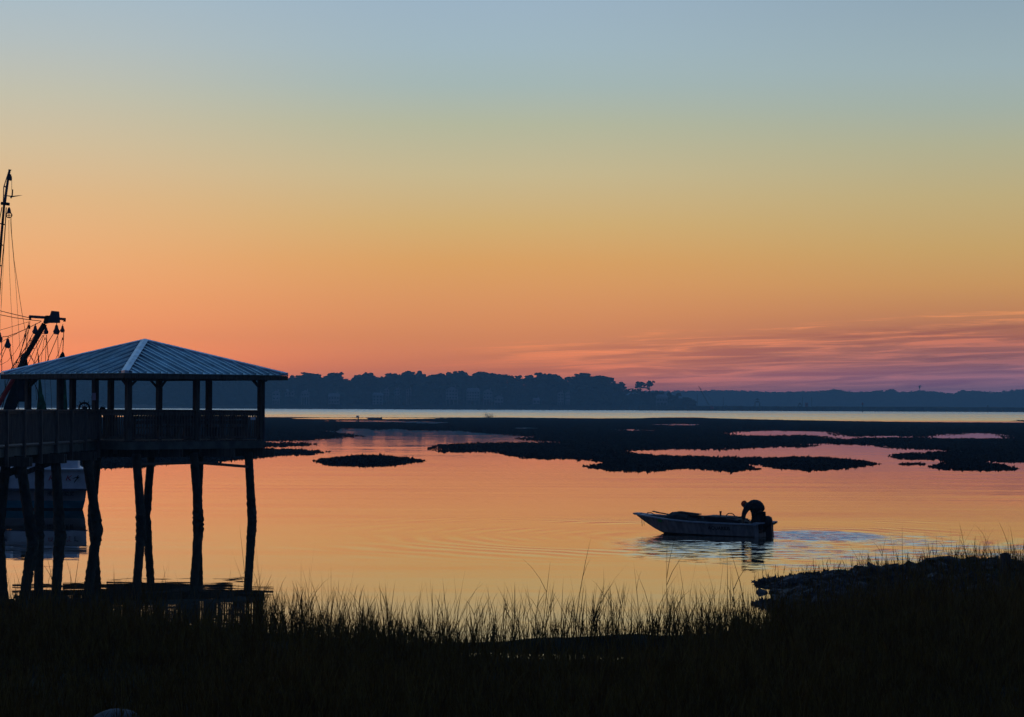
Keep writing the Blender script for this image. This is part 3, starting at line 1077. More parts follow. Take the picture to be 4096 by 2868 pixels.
def wood_mass(name, profile, Y, label, rows, step, crown, m='foliage', drop=4.0, seed=1, core_f=0.80):
    P = np.array(profile, float)
    rg = np.random.default_rng(seed)
    Vs, Fs, base = [], [], 0
    q = 0
    for r_ in range(rows):
        f = 1 - r_ / max(1, rows)
        for a in np.arange(P[0, 0], P[-1, 0], step):
            a2 = a + rg.uniform(-step, step) * 0.7
            Yr = Y + 5 + f * 60 + rg.uniform(-6, 6)
            zt_ = ztop(a2, float(np.interp(a2, P[:, 0], P[:, 1])), Yr)
            rr_ = crown * rg.uniform(0.6, 1.25)
            zc = max(3.0, (zt_ - drop) * (0.25 + 0.75 * f) - rr_ * 0.55 + rg.uniform(-1.6, 0.3))
            Vc = lumpy(I2[0], I2[1], (xw(a2, Yr), Yr, zc), (rr_ * rg.uniform(0.9, 1.3), rr_, rr_ * rg.uniform(0.55, 0.85)), int(rg.integers(1e6)))
            Vs.append(Vc)
            Fs.append(I2[1] + base)
            base += len(Vc)
            # leaf sprays breaking the outline
            for _ in range(5):
                an = rg.uniform(0, 6.28)
                e = rg.uniform(0.1, 1.3)
                cc = (xw(a2, Yr) + math.cos(an) * math.cos(e) * rr_ * 1.05, Yr + math.sin(an) * math.cos(e) * rr_, zc + math.sin(e) * rr_ * 0.75)
                Vc = lumpy(I1[0], I1[1], cc, (rr_ * 0.28, rr_ * 0.28, rr_ * 0.2), int(rg.integers(1e6)), 0.35)
                Vs.append(Vc)
                Fs.append(I1[1] + base)
                base += len(Vc)
    # unbroken depth of the wood behind the edge trees
    pxs = np.arange(P[0, 0], P[-1, 0] + 1, step * 0.4)
    Yb = Y + 78
    core = []
    for a in pxs:
        zt_ = ztop(a, float(np.interp(a, P[:, 0], P[:, 1])), Yb)
        core.append((xw(a, Yb), Yb, max(1.5, (zt_ - drop) * core_f + rg.uniform(-1.5, 0.8))))
    V2, F2 = [], []
    for x_, y_, z_ in core:
        V2 += [(x_, y_, -0.5), (x_, y_, z_), (x_, y_ + 30, z_ * 0.9), (x_, y_ + 30, -0.5)]
    for i in range(len(core) - 1):
        for k in range(3):
            F2 += [(i * 4 + k, (i + 1) * 4 + k, (i + 1) * 4 + k + 1), (i * 4 + k, (i + 1) * 4 + k + 1, i * 4 + k + 1)]
    Vs.append(np.array(V2))
    Fs.append(np.array(F2) + base)
    o = np_mesh(name, np.concatenate(Vs), np.concatenate(Fs), m)
    tag(o, label, 'woodland', kind='stuff')
    return o


wood_mass('woodland', SKY, YW, 'dense lower canopy of the wooded far shore behind the houses', 7, 14, 5.0, seed=5, drop=6.5, core_f=0.82)
FARP = [(2500, 1568), (2700, 1568), (2800, 1565), (2900, 1564), (3000, 1568), (3100, 1573), (3200, 1571), (3280, 1568), (3350, 1560), (3400, 1572), (3480, 1571), (3520, 1566), (3570, 1561),
        (3600, 1573), (3640, 1571), (3680, 1564), (3705, 1572), (3715, 1563), (3740, 1571), (3800, 1576), (3825, 1579), (3850, 1564), (3900, 1567), (3960, 1571), (4030, 1569), (4060, 1562), (4300, 1558), (4700, 1560)]
wood_mass('distant_woodland', FARP, YF, 'hazy blue line of distant woods beyond the marsh at right', 4, 9, 9.5, drop=-0.5, seed=6, core_f=0.86)
wood_mass('headland_woodland', [(-400, 1545), (100, 1550), (300, 1548), (440, 1545), (560, 1548), (640, 1565), (700, 1590), (730, 1612)], YW - 90, 'wooded headland seen through the gazebo posts at left', 5, 14, 4.6, seed=8)


# individual pines and oaks standing above the canopy
def make_tree(kind, seed):
    rg = random.Random(seed)
    Ht = 30.0
    root = empty('pine_tree' if kind else 'oak_tree', (0, 0, 0))
    tr = MB()
    tr.tube([(0, 0, -1), (rg.uniform(-.4, .4), 0, Ht * 0.4), (rg.uniform(-.8, .8), 0, Ht * 0.72), (rg.uniform(-1, 1), 0, Ht * 0.93)], [0.5, 0.38, 0.26, 0.10], 6)
    cr = MB()
    nl = 9 if kind else 14
    for i in range(nl):
        zb = Ht * (rg.uniform(0.66, 0.86) if kind else rg.uniform(0.5, 0.85))
        an = rg.uniform(0, 6.28)
        rad = rg.uniform(2.0, 5.5) if kind else rg.uniform(1.5, 5.5)
        ze = min(Ht * 0.97, zb + rg.uniform(1.0, 3.5)) if kind else zb + rg.uniform(0.5, 3)
        e = (math.cos(an) * rad, math.sin(an) * rad, ze)
        tr.tube([(0, 0, zb), (e[0] * .6, e[1] * .6, zb + (ze - zb) * 0.45), e], [0.16, 0.1, 0.05], 4, cap=False)
        for j in range(rg.randint(3, 5)):
            c = (e[0] + rg.uniform(-1.4, 1.4), e[1] + rg.uniform(-1.4, 1.4), e[2] + rg.uniform(-0.5, 0.7))
            s = rg.uniform(0.9, 1.7)
            cr.ico(c, (s * 1.35, s * 1.2, s * (0.6 if kind else 0.9)), 1, 0.3, rg.randint(0, 10 ** 6))
    for j in range(16 if kind else 24):
        a = rg.uniform(0, 6.28)
        rad = rg.uniform(0, 4.2)
        s = rg.uniform(1.0, 2.0)
        cr.ico((math.cos(a) * rad, math.sin(a) * rad, Ht * (0.97 - 0.012 * rad * rad / 2) - rg.uniform(0, 3)), (s * 1.35, s * 1.25, s * (0.65 if kind else 0.95)), 1, 0.3, rg.randint(0, 10 ** 6))
    t_ = tr.build('trunk', 'bark', root, local=True)
    c_ = cr.build('crown', 'foliage', root, local=True)
    return root


protos = [make_tree(k % 2 == 0, 60 + k) for k in range(6)]
tree_at = []
rg = random.Random(9)
a = -350.0
while a < 2760:
    tree_at.append((a, float(np.interp(a, SK[:, 0], SK[:, 1])), None))
    a += rg.uniform(12, 34)
TREE_USED = [False] * 6
special = [(2488, 1524, 2), (2562, 1524, 4), (2600, 1522, 0), (1850, 1483, 0), (1933, 1482, 2), (1476, 1487, 4), (2172, 1490, 0), (2222, 1492, 2), (2070, 1498, 4), (1638, 1487, 0), (2345, 1487, 2), (1990, 1492, 0), (1245, 1488, 2), (1350, 1486, 4)]
for i, (px, py, kd) in enumerate(tree_at + special):
    k = rg.randrange(6) if kd is None else kd
    if kd is None:
        py += rg.uniform(-3, 20) if rg.random() < 0.8 else rg.uniform(-6, 4)
        Yt = YW + rg.uniform(4, 60)
    else:
        Yt = YW + 3
    z = ztop(px, py, Yt)
    root = protos[k] if not TREE_USED[k] else copy_tree(protos[k])
    TREE_USED[k] = True
    sc_ = z / 30.0
    wd = sc_ * rg.uniform(0.75, 1.15)
    root.location = (xw(px, Yt), Yt, 0)
    root.scale = (wd, wd, sc_)
    root.rotation_euler = (0, 0, rg.uniform(0, 6.28))
    nm = 'pine' if k % 2 == 0 else 'oak'
    if kd is None:
        tag(root, 'flat-topped pine rising above the wooded far shore' if nm == 'pine' else 'round-crowned tree in the skyline of the wooded far shore', 'tree', 'trees along the far wooded shore')
    elif px > 2480:
        lab = {2488: 'thin open pine just left of the dip at the end of the woods', 2562: 'open-crowned tree, left of the two standing clear at the woods\' right end',
               2600: 'broad tree, right of the two standing clear at the woods\' right end'}[px]
        tag(root, lab, 'tree')
    else:
        tag(root, 'flat-topped pine rising above the wooded far shore', 'tree', 'trees along the far wooded shore')
    root.name = nm + '_tree'


# houses -------------------------------------------------------------------
def house(px, py_roof, w, d, h, style, label, Yh=None, base=1.0):
    Yh = Yh or YW - 2
    x = xw(px, Yh)
    z1 = ztop(px, py_roof, Yh)          # ridge
    root = empty('house', (x, Yh, 0), label, 'house')
    rf = min(3.5, w * 0.3)
    ze = z1 - rf
    z0 = ze - h
    MB().box((x, Yh, (z0 + ze) / 2), (w, d, ze - z0)).build('wall', 'house', root)
    if z0 > 0.5:
        mb = MB()
        for i in range(4):
            for j in (-1, 1):
                mb.box((x - w / 2 + 0.3 + i * (w - 0.6) / 3, Yh + j * (d / 2 - 0.3), z0 / 2), (0.4, 0.4, z0 + 0.2))
        mb.build('stilts', 'house', root)
    o_ = 0.7
    if style == 'front':      # gable facing the river
        vs = [(x - w / 2 - o_, Yh - d / 2 - o_, ze), (x + w / 2 + o_, Yh - d / 2 - o_, ze), (x, Yh - d / 2 - o_, z1),
              (x - w / 2 - o_, Yh + d / 2 + o_, ze), (x + w / 2 + o_, Yh + d / 2 + o_, ze), (x, Yh + d / 2 + o_, z1)]
        MB().add(vs, [(0, 3, 5, 2), (1, 2, 5, 4), (0, 1, 4, 3), (3, 4, 5)]).build('roof', 'hroof', root)
        MB().add([(x - w / 2, Yh - d / 2 - o_ - 0.05, ze + 0.1), (x + w / 2, Yh - d / 2 - o_ - 0.05, ze + 0.1), (x, Yh - d / 2 - o_ - 0.05, z1 - 0.3),
                  (x - w / 2, Yh - d / 2 - o_ + 0.1, ze + 0.1), (x + w / 2, Yh - d / 2 - o_ + 0.1, ze + 0.1), (x, Yh - d / 2 - o_ + 0.1, z1 - 0.3)], [(0, 1, 2), (5, 4, 3), (0, 3, 4, 1), (1, 4, 5, 2), (2, 5, 3, 0)]).build('gable', 'house', root)
    else:
        vs = [(x - w / 2 - o_, Yh - d / 2 - o_, ze), (x + w / 2 + o_, Yh - d / 2 - o_, ze), (x + w / 2 + o_, Yh + d / 2 + o_, ze), (x - w / 2 - o_, Yh + d / 2 + o_, ze),
              (x - w / 2 + 0.6, Yh, z1), (x + w / 2 - 0.6, Yh, z1)]
        MB().add(vs, [(0, 1, 5, 4), (2, 3, 4, 5), (1, 2, 5), (3, 0, 4), (0, 3, 2, 1)]).build('roof', 'hroof', root)
    nf = max(1, int((ze - z0) / 2.8))
    nw = max(2, int(w / 2.6))
    wm = None
    for a_ in range(nf):
        for b_ in range(nw):
            cx = x - w / 2 + (b_ + 0.5) * w / nw
            cz = z0 + (a_ + 0.55) * (ze - z0) / nf
            if wm is None:
                wm = unit_mesh('window', MB().box((0, 0, 0), (w / nw * 0.5, 0.12, 1.5)), 'glass')
            inst('window', wm, root, (cx, Yh - d / 2 - 0.03, cz))
    if style == 'ridge' or w > 11:
        MB().box((x, Yh - d / 2 - 1.2, z0 + (ze - z0) / nf), (w * 0.85, 2.2, 0.35)).build('balcony', 'house', root)
    MB().box((x + w * 0.28, Yh + 0.5, z1 + 0.2), (1.0, 1.0, 2.2)).build('chimney', 'house', root)
    return root


house(1105, 1562, 7, 7, 8, 'front', 'tall narrow pale house just right of the gazebo')
house(1160, 1556, 9, 8, 5, 'ridge', 'low pale house half hidden up among the trees right of the gazebo', YW + 20)
house(1222, 1560, 8, 7, 5, 'front', 'small gabled house alone between the gazebo and the balconied house')
house(1337, 1572, 11, 8, 8, 'ridge', 'house with two rows of pale balconies facing the river')
house(1512, 1570, 10, 8, 9, 'ridge', 'wide pale house left of three steep gables')
house(1546, 1552, 5, 7, 6, 'front', 'leftmost of the three steep gabled houses in the woods', YW + 12)
house(1589, 1551, 5, 7, 6, 'front', 'middle one of the three steep gabled houses in the woods', YW + 12)
house(1636, 1552, 5, 7, 6, 'front', 'rightmost of the three steep gabled houses in the woods', YW + 12)
house(1808, 1545, 12, 9, 10, 'front', 'large pale house with a tall gable above its long balcony')
house(1893, 1552, 13, 9, 9, 'ridge', 'largest house with bright metal roof and porch in the woods')
house(1952, 1556, 9, 8, 8, 'front', 'dim gabled house right of the bright metal roof')
house(1996, 1580, 9, 8, 5, 'front', 'small low gabled house near the water below the pines')
house(2146, 1592, 7, 7, 4, 'ridge', 'small cottage low under the trees between the gabled houses')
house(2243, 1566, 6, 7, 9, 'front', 'narrow tower-like house above its pale porch')
house(2272, 1566, 4.5, 6, 8, 'front', 'slim pale house directly right of the tower-like one')
house(2648, 1578, 11, 9, 5, 'ridge', 'white flat-fronted house at the right end of the woods')

# dark shrubs before the houses
wood_mass('shoreline_thicket', [(1050, 1606), (1400, 1602), (1800, 1604), (2300, 1606), (2600, 1606), (2760, 1612)], YW - 22, 'low thicket along the water in front of the houses', 2, 19, 2.6, drop=0.5, seed=12)
for px, w_ in ((2775, 1), ):
    wood_mass('shoreline_trees', [(2735, 1592), (2760, 1588), (2772, 1596), (2780, 1606)], YM + 60, 'rounded clump of trees ending the wooded shore', 2, 9, 3.4, drop=0.5, seed=13)

# crane on a barge
YC = YM - 25
c0 = D(2848, 1626, YC)
cr = empty('crane', (c0.x, c0.y, 0), 'crane on a barge with a long slanting lattice boom', 'crane')
tip, foot = D(2794, 1544, YC), D(2836, 1621, YC)
mb = MB()
for s_ in (-1, 1):
    for u in (-1, 1):
        off = Vector((0.45 * s_, 0.5 * u, 0))
        mb.beam(foot + off, tip + off * 0.4, 0.2, 0.2)
for i in range(16):
    a_, b_ = foot.lerp(tip, i / 16), foot.lerp(tip, (i + 1) / 16)
    s_ = 1 if i % 2 else -1
    mb.beam(a_ + Vector((0.45 * s_, -0.4, 0)), b_ + Vector((-0.45 * s_, -0.4, 0)), 0.16, 0.16)
mb.build('boom', 'iron', cr)
MB().tube([tip, D(2852, 1606, YC), D(2853, 1618, YC)], 0.09, 4).build('stay_cable', 'iron', cr)
MB().box((c0.x + 0.2, YC, 2.9), (3.4, 2.6, 2.2)).box((c0.x - 1.2, YC, 3.6), (1.4, 2.0, 2.2)).build('cab', 'kiosk', cr)
MB().box((c0.x, YC, 1.0), (9, 5, 1.3)).build('barge', 'iron', cr)


def pole(px, y0, y1, Y, label, r=0.22, m='bark'):
    a_, b_ = D(px, y0, Y), D(px, y1, Y)
    b_.z = -0.5
    root = empty('mooring_pole', (b_.x, b_.y, 0), label, 'pole')
    MB().tube([b_, a_], [r, r * 0.8], 6).build('shaft', m, root)
    MB().lathe(a_, [(r * 0.95, -0.5), (r * 0.95, 0.0), (r * 0.3, 0.35)], 6).build('cap', m, root)


pole(2789, 1580, 1640, YM - 20, 'tall thin pole left of the crane boom')
pole(2893, 1590, 1640, YM - 20, 'tall thin pole right of the crane cab')
pole(3210, 1590, 1640, YM - 20, 'thin pole left of the red kiosk')
pole(3247, 1590, 1640, YM - 20, 'thin pole right of the red kiosk')


def pavilion(px, ytop, w, Y, label, tiers):
    x = xw(px, Y)
    zt_ = ztop(px, ytop, Y)
    root = empty('pavilion', (x, Y, 0), label, 'pavilion')
    z = zt_
    for t_ in range(tiers):
        ww = w * (0.5 + 0.5 * (t_ + 1) / tiers) if tiers > 1 else w
        MB().add([(x - ww / 2, Y - ww / 2, z - 1.9), (x + ww / 2, Y - ww / 2, z - 1.9), (x + ww / 2, Y + ww / 2, z - 1.9), (x - ww / 2, Y + ww / 2, z - 1.9), (x, Y, z)],
                 [(0, 1, 4), (1, 2, 4), (2, 3, 4), (3, 0, 4), (3, 2, 1, 0)]).build('roof', 'bark', root)
        z -= 2.3
    for sx in (-1, 1):
        for sy in (-1, 1):
            MB().box((x + sx * w * 0.4, Y + sy * w * 0.4, z / 2), (0.4, 0.4, z)).build('post', 'bark', root)
    MB().box((x, Y, z * 0.45), (w * 1.1, w, 0.5)).build('deck', 'bark', root)


pavilion(3030, 1592, 5.5, YM - 15, 'tall two-tiered dock pavilion on stilts at the marsh point', 2)
pavilion(3200, 1610, 3.4, YM - 18, 'small low hut on the dock left of the red kiosk', 1)
kx = xw(3227, YM - 22)
kz = ztop(3227, 1611, YM - 22)
kr = empty('kiosk', (kx, YM - 22, 0), 'small red kiosk between two thin poles on the dock', 'kiosk')
MB().box((kx, YM - 22, kz - 2), (2.4, 2.2, 3.2)).build('wall', 'kiosk', kr)
MB().box((kx, YM - 22, kz - 0.2), (3.0, 2.8, 0.35)).build('roof', 'kiosk', kr)
MB().box((kx, YM - 23.15, kz - 1.6), (1.4, 0.1, 1.1)).build('window', 'glass', kr)
MB().box((kx, YM - 22, 1.4), (1.6, 1.6, 2.8)).build('base', 'bark', kr)

# dock with its row of pilings
dk = empty('dock', (xw(2900, YM - 24), YM - 24, 0), 'long low dock on pilings below the marsh point', 'dock')
xa, xb = xw(2590, YM - 24), xw(3300, YM - 24)
MB().box(((xa + xb) / 2, YM - 24, 3.2), (xb - xa, 1.8, 0.3)).build('walkway', 'bark', dk)
pm = unit_mesh('piling', MB().box((0, 0, 2.3), (0.35, 0.35, 5.2)), 'bark')
for i in range(46):
    inst('piling', pm, dk, (xa + (xb - xa) * i / 45, YM - 25, 0))

# channel marker and mast
mk = D(3450, 1610, 1900)
mr = empty('channel_marker', (mk.x, mk.y, 0), 'channel marker post with panels standing in the river', 'marker')
MB().tube([(mk.x, mk.y, -1), (mk.x, mk.y, mk.z - 0.3)], 0.28, 6).build('post', 'bark', mr)
MB().add([(mk.x - 1.0, mk.y - 0.3, mk.z - 1.6), (mk.x + 1.0, mk.y - 0.3, mk.z - 1.6), (mk.x, mk.y - 0.3, mk.z + 0.3), (mk.x - 1.0, mk.y - 0.2, mk.z - 1.6), (mk.x + 1.0, mk.y - 0.2, mk.z - 1.6), (mk.x, mk.y - 0.2, mk.z + 0.3)],
         [(0, 1, 2), (5, 4, 3), (0, 3, 4, 1), (1, 4, 5, 2), (2, 5, 3, 0)]).build('day_panel', 'kiosk', mr)
mk = D(3951, 1622, 2100)
mr = empty('channel_marker', (mk.x, mk.y, 0), 'faint slim channel marker far out at the right', 'marker')
MB().tube([(mk.x, mk.y, -1), (mk.x, mk.y, mk.z)], 0.2, 6).build('post', 'bark', mr)
MB().box((mk.x, mk.y - 0.2, mk.z - 0.4), (1.0, 0.1, 1.0)).build('day_panel', 'bark', mr)
tw = D(3679, 1543, YF - 10)
tr_ = empty('radio_tower', (tw.x, tw.y, 0), 'slim radio tower with a flared head above the distant woods', 'tower')
MB().tube([(tw.x, tw.y, 0), (tw.x, tw.y, tw.z)], [1.1, 0.7], 6).build('mast', 'steel', tr_)
MB().box((tw.x, tw.y, tw.z - 1.0), (7.5, 1.2, 2.2)).box((tw.x, tw.y, tw.z - 3.5), (4, 1.2, 1.4)).build('antenna_head', 'steel', tr_)

# ------------------------------------------------------------------ gazebo
NV = Vector((0.02, -1, 0)).normalized()
RV = Vector((1, 0.02, 0)).normalized()
GC = Vector((-13.58, 89.4, 0))
gz = empty('gazebo', (GC.x, GC.y, 0), 'open timber gazebo with a seamed metal hip roof standing on piles', 'gazebo')


def gpt(a, b, z):
    return GC + NV * a + RV * b + Vector((0, 0, z))


PR = 4.29
near, right_, far_, left_ = gpt(PR, 0, 0), gpt(0, PR, 0), gpt(-PR, 0, 0), gpt(0, -PR, 0)
posts = [near, right_, far_, left_, near.lerp(right_, .5), far_.lerp(right_, .5), near.lerp(left_, .32), near.lerp(left_, .67), far_.lerp(left_, .38), far_.lerp(left_, .67)]
ZD, ZB = 3.0, 5.22
pmesh = unit_mesh('post', MB().box((0, 0, (ZB - ZD + 0.02) / 2), (0.185, 0.185, ZB - ZD + 0.02)), 'wood')
yaw45 = math.atan2(NV.y, NV.x) + math.pi / 4
for i, p in enumerate(posts):
    q = p + Vector((0, 0, ZD))
    inst('post', pmesh, gz, q, (0, 0, yaw45))
ER = 5.3
ZE, ZA = 5.37, 6.62
ec = [gpt(ER, 0, ZE), gpt(0, ER, ZE), gpt(-ER, 0, ZE), gpt(0, -ER, ZE)]
apex = gpt(0, 0, ZA)
# beams and fascia
for i in range(4):
    a_, b_ = [near, right_, far_, left_][i], [near, right_, far_, left_][(i + 1) % 4]
    MB().beam(a_ + Vector((0, 0, ZB + 0.09)), b_ + Vector((0, 0, ZB + 0.09)), 0.14, 0.22).build('beam', 'wood', gz)
    a_, b_ = ec[i] - Vector((0, 0, 0.10)), ec[(i + 1) % 4] - Vector((0, 0, 0.10))
    cc_ = (apex.xy.to_3d() - (a_ + b_).xy.to_3d() / 2).normalized() * 0.03
    MB().beam(a_ + cc_, b_ + cc_, 0.04, 0.16).build('fascia', 'wood', gz)
# soffit rafters
for i in range(4):
    A, B = ec[i], ec[(i + 1) % 4]
    for k in range(1, 12):
        t_ = k / 12
        e = A.lerp(B, t_) - Vector((0, 0, 0.09))
        v = 1 - abs(2 * t_ - 1)
        mid_ = (A + B) / 2
        inn = Vector((apex.x, apex.y, 0)) - Vector((mid_.x, mid_.y, 0))
        f_ = e + inn * v + Vector((0, 0, (ZA - ZE) * v))
        MB().beam(e, f_ - Vector((0, 0, 0.02)), 0.045, 0.12).build('rafter', 'wood', gz)
# standing-seam panels
NP = 24
for i in range(4):
    A, B = ec[i], ec[(i + 1) % 4]
    L = (B - A).length
    ud = (B - A).normalized()
    mid_ = (A + B) / 2
    sl = (apex - mid_)
    nrm = ud.cross(sl).normalized()
    if nrm.z < 0:
        nrm = -nrm

    def sp(u, v):
        return A + ud * u + sl * v

    for k in range(NP):
        u0, u1 = L * k / NP, L * (k + 1) / NP
        v0, v1 = 1 - abs(2 * u0 / L - 1), 1 - abs(2 * u1 / L - 1)
        lift = nrm * random.uniform(-0.003, 0.003)
        pts = [sp(u0 + 0.002, 0), sp(u1 - 0.002, 0), sp(u1 - 0.002, max(v1, 0.001)), sp(u0 + 0.002, max(v0, 0.001))]
        pts = [p + lift for p in pts]
        mb = MB()
        mb.add([p + nrm * 0.01 for p in pts] + [p - nrm * 0.012 for p in pts], [(0, 1, 2, 3), (7, 6, 5, 4), (0, 4, 5, 1), (1, 5, 6, 2), (2, 6, 7, 3), (3, 7, 4, 0)])
        if k > 0:
            hr2 = 0.075 if k % 2 else 0.05
            a_, b_ = sp(u0, 0.0) + nrm * hr2 / 2, sp(u0, v0 * 0.97) + nrm * hr2 / 2
            mb.beam(a_, b_, 0.035, hr2, up=nrm)
        mb.build('roof_panel', 'roof', gz)
for i in range(4):
    c_ = ec[i]
    A, B = ec[i - 1], ec[(i + 1) % 4]
    mb = MB()
    d1, d2 = (A - c_).normalized(), (B - c_).normalized()
    out = (c_ - GC).xy.to_3d().normalized()
    w_ = 0.19
    for dd in (d1, d2):
        e0, e1 = c_ + Vector((0, 0, .10)), apex + Vector((0, 0, .095))
        f0 = c_ + dd * w_ + Vector((0, 0, .085))
        # point on the slope beside the ridge, parallel to the hip
        f1 = c_ + dd * w_ + (apex - c_) * (1 - 2 * w_ / (A - c_).length) + Vector((0, 0, .085))
        mb.add([e0, f0, f1, e1, e0 - Vector((0, 0, .10)), f0 - Vector((0, 0, .09)), f1 - Vector((0, 0, .09)), e1 - Vector((0, 0, .10))],
               [(0, 1, 2, 3), (7, 6, 5, 4), (0, 4, 5, 1), (1, 5, 6, 2), (2, 6, 7, 3), (3, 7, 4, 0)])
    mb.build('hip_cap', 'hipcap', gz)
# knee braces at posts
for i, (p, q) in enumerate([(near, right_), (right_, near), (far_, right_), (right_, far_), (near, left_), (far_, left_), (left_, near), (left_, far_)]):
    d = (q - p).normalized()
    MB().beam(p + d * 0.08 + Vector((0, 0, ZB - 0.30)), p + d * 0.42 + Vector((0, 0, ZB - 0.01)), 0.07, 0.07).build('knee_brace', 'wood', gz)
# deck and rim joists
DR = 4.45
dc = [gpt(DR, 0, 0), gpt(0, DR, 0), gpt(-DR, 0, 0), gpt(0, -DR, 0)]
nb = 44
for k in range(nb):          # deck boards run left to right
    b0 = -DR + 2 * DR * (k + 0.5) / nb
    hw = DR - abs(b0) - 0.02
    if hw < 0.1:
        continue
    a_, b_ = gpt(-b0, -hw, ZD - 0.02), gpt(-b0, hw, ZD - 0.02)
    MB().beam(a_, b_, 2 * DR / nb - 0.012, 0.04).build('deck_board', 'rail', gz)
for i in range(4):
    a_, b_ = dc[i] + Vector((0, 0, ZD - 0.185)), dc[(i + 1) % 4] + Vector((0, 0, ZD - 0.185))
    MB().beam(a_, b_, 0.05, 0.27).build('rim_joist', 'joist', gz)
for t_ in (-0.62, -0.3, 0.0, 0.3, 0.62):
    hw = DR * (1 - abs(t_)) - 0.1 + (0.45 if t_ in (0.0, 0.3) else 0.15)
    a_, b_ = gpt(DR * t_, -hw, ZD - 0.47), gpt(DR * t_, hw, ZD - 0.47)
    MB().beam(a_, b_, 0.16, 0.29).build('cap_beam', 'wood', gz)
for t_ in (-0.5, -0.15, 0.2, 0.5):
    hw = DR * (1 - abs(t_)) - 0.25
    MB().beam(gpt(-hw, DR * t_, ZD - 0.36), gpt(hw, DR * t_, ZD - 0.36), 0.08, 0.24).build('joist', 'wood', gz)


# piles with barnacled feet
def pile(px_top, px_base, Yp, parent, zt_=2.55, r=0.14, seed=0, lean_y=0.0):
    xt, xb_ = (px_top - 2048) / FPX * Yp, (px_base - 2048) / FPX * Yp
    a_ = Vector((xt, Yp + lean_y, zt_))
    b_ = Vector((xb_, Yp, 0.0))
    dr = (b_ - a_)
    b_ = a_ + dr * (1 + 0.7 / zt_)
    n, m_ = 12, 46
    mb = MB()
    vs, fs = [], []
    for i in range(m_ + 1):
        t_ = i / m_
        p = a_.lerp(b_, t_)
        rr_ = r * (1 + 0.02 * math.sin(i * 1.7 + seed))
        crust = max(0.0, min(1.0, (1.15 - p.z) / 0.9))
        for k in range(n):
            an = 2 * math.pi * k / n
            nn = noise.noise(Vector((math.cos(an) * 1.6 + seed * 3.1, math.sin(an) * 1.6, p.z * 7.0)))
            q = rr_ + crust * (0.022 + 0.045 * nn) + 0.006 * nn
            vs.append(p + Vector((math.cos(an) * q, math.sin(an) * q, 0)))
    for i in range(m_):
        for k in range(n):
            q = (k + 1) % n
            fs.append((i * n + k, (i + 1) * n + k, (i + 1) * n + q, i * n + q))
    fs.append(tuple(range(n)))
    mb.add(vs, fs).build('pile', 'pile', parent)
    return a_, b_


gp = [(548, 571, 84.0), (610, 588, 93.0), (777, 802, 86.5), (803, 792, 91.5), (996, 1013, 88.9), (396, 372, 93.0)]
tops = [pile(a_, b_, y_, gz, seed=i, r=0.155) for i, (a_, b_, y_) in enumerate(gp)]
pa, pb, pc = D(556, 1857, 84.2), D(777, 1851, 86.5), D(996, 1867, 88.8)
MB().beam(pa, pb, 0.06, 0.09).build('brace', 'wood', gz)
MB().beam(D(795, 1851, 86.4), pc, 0.06, 0.10).build('brace', 'wood', gz)

# railings
bal = unit_mesh('baluster', MB().box((0, 0, 0.46), (0.036, 0.036, 0.92)), 'rail')


def railing(a_, b_, parent, z0=ZD, step=0.128):
    a_, b_ = Vector((a_.x, a_.y, 0)), Vector((b_.x, b_.y, 0))
    d = (b_ - a_).normalized()
    L = (b_ - a_).length
    rz = math.atan2(d.y, d.x)
    s_, e_ = a_ + d * 0.10, b_ - d * 0.10
    MB().beam(s_ + Vector((0, 0, z0 + 1.065)), e_ + Vector((0, 0, z0 + 1.065)), 0.15, 0.035).build('handrail', 'rail', parent)
    MB().beam(s_ + Vector((0, 0, z0 + 0.965)), e_ + Vector((0, 0, z0 + 0.965)), 0.045, 0.165).build('top_rail', 'rail', parent)
    MB().beam(s_ + Vector((0, 0, z0 + 0.09)), e_ + Vector((0, 0, z0 + 0.09)), 0.045, 0.09).build('bottom_rail', 'rail', parent)
    n = int((L - 0.2) / step)
    out = Vector((d.y, -d.x, 0)) * 0.042
    for k in range(n):
        p = s_ + d * ((k + 0.5) * (L - 0.2) / n) + out
        inst('baluster', bal, parent, (p.x, p.y, z0 + 0.06), (0, 0, rz))


railing(near, near.lerp(right_, .5), gz)
railing(near.lerp(right_, .5), right_, gz)
railing(far_, far_.lerp(right_, .5), gz)
railing(far_.lerp(right_, .5), right_, gz)
railing(near.lerp(left_, .0), near.lerp(left_, .32), gz)
railing(near.lerp(left_, .67), left_, gz)
railing(far_, far_.lerp(left_, .38), gz)
railing(far_.lerp(left_, .38), far_.lerp(left_, .67), gz)
railing(far_.lerp(left_, .67), left_, gz)


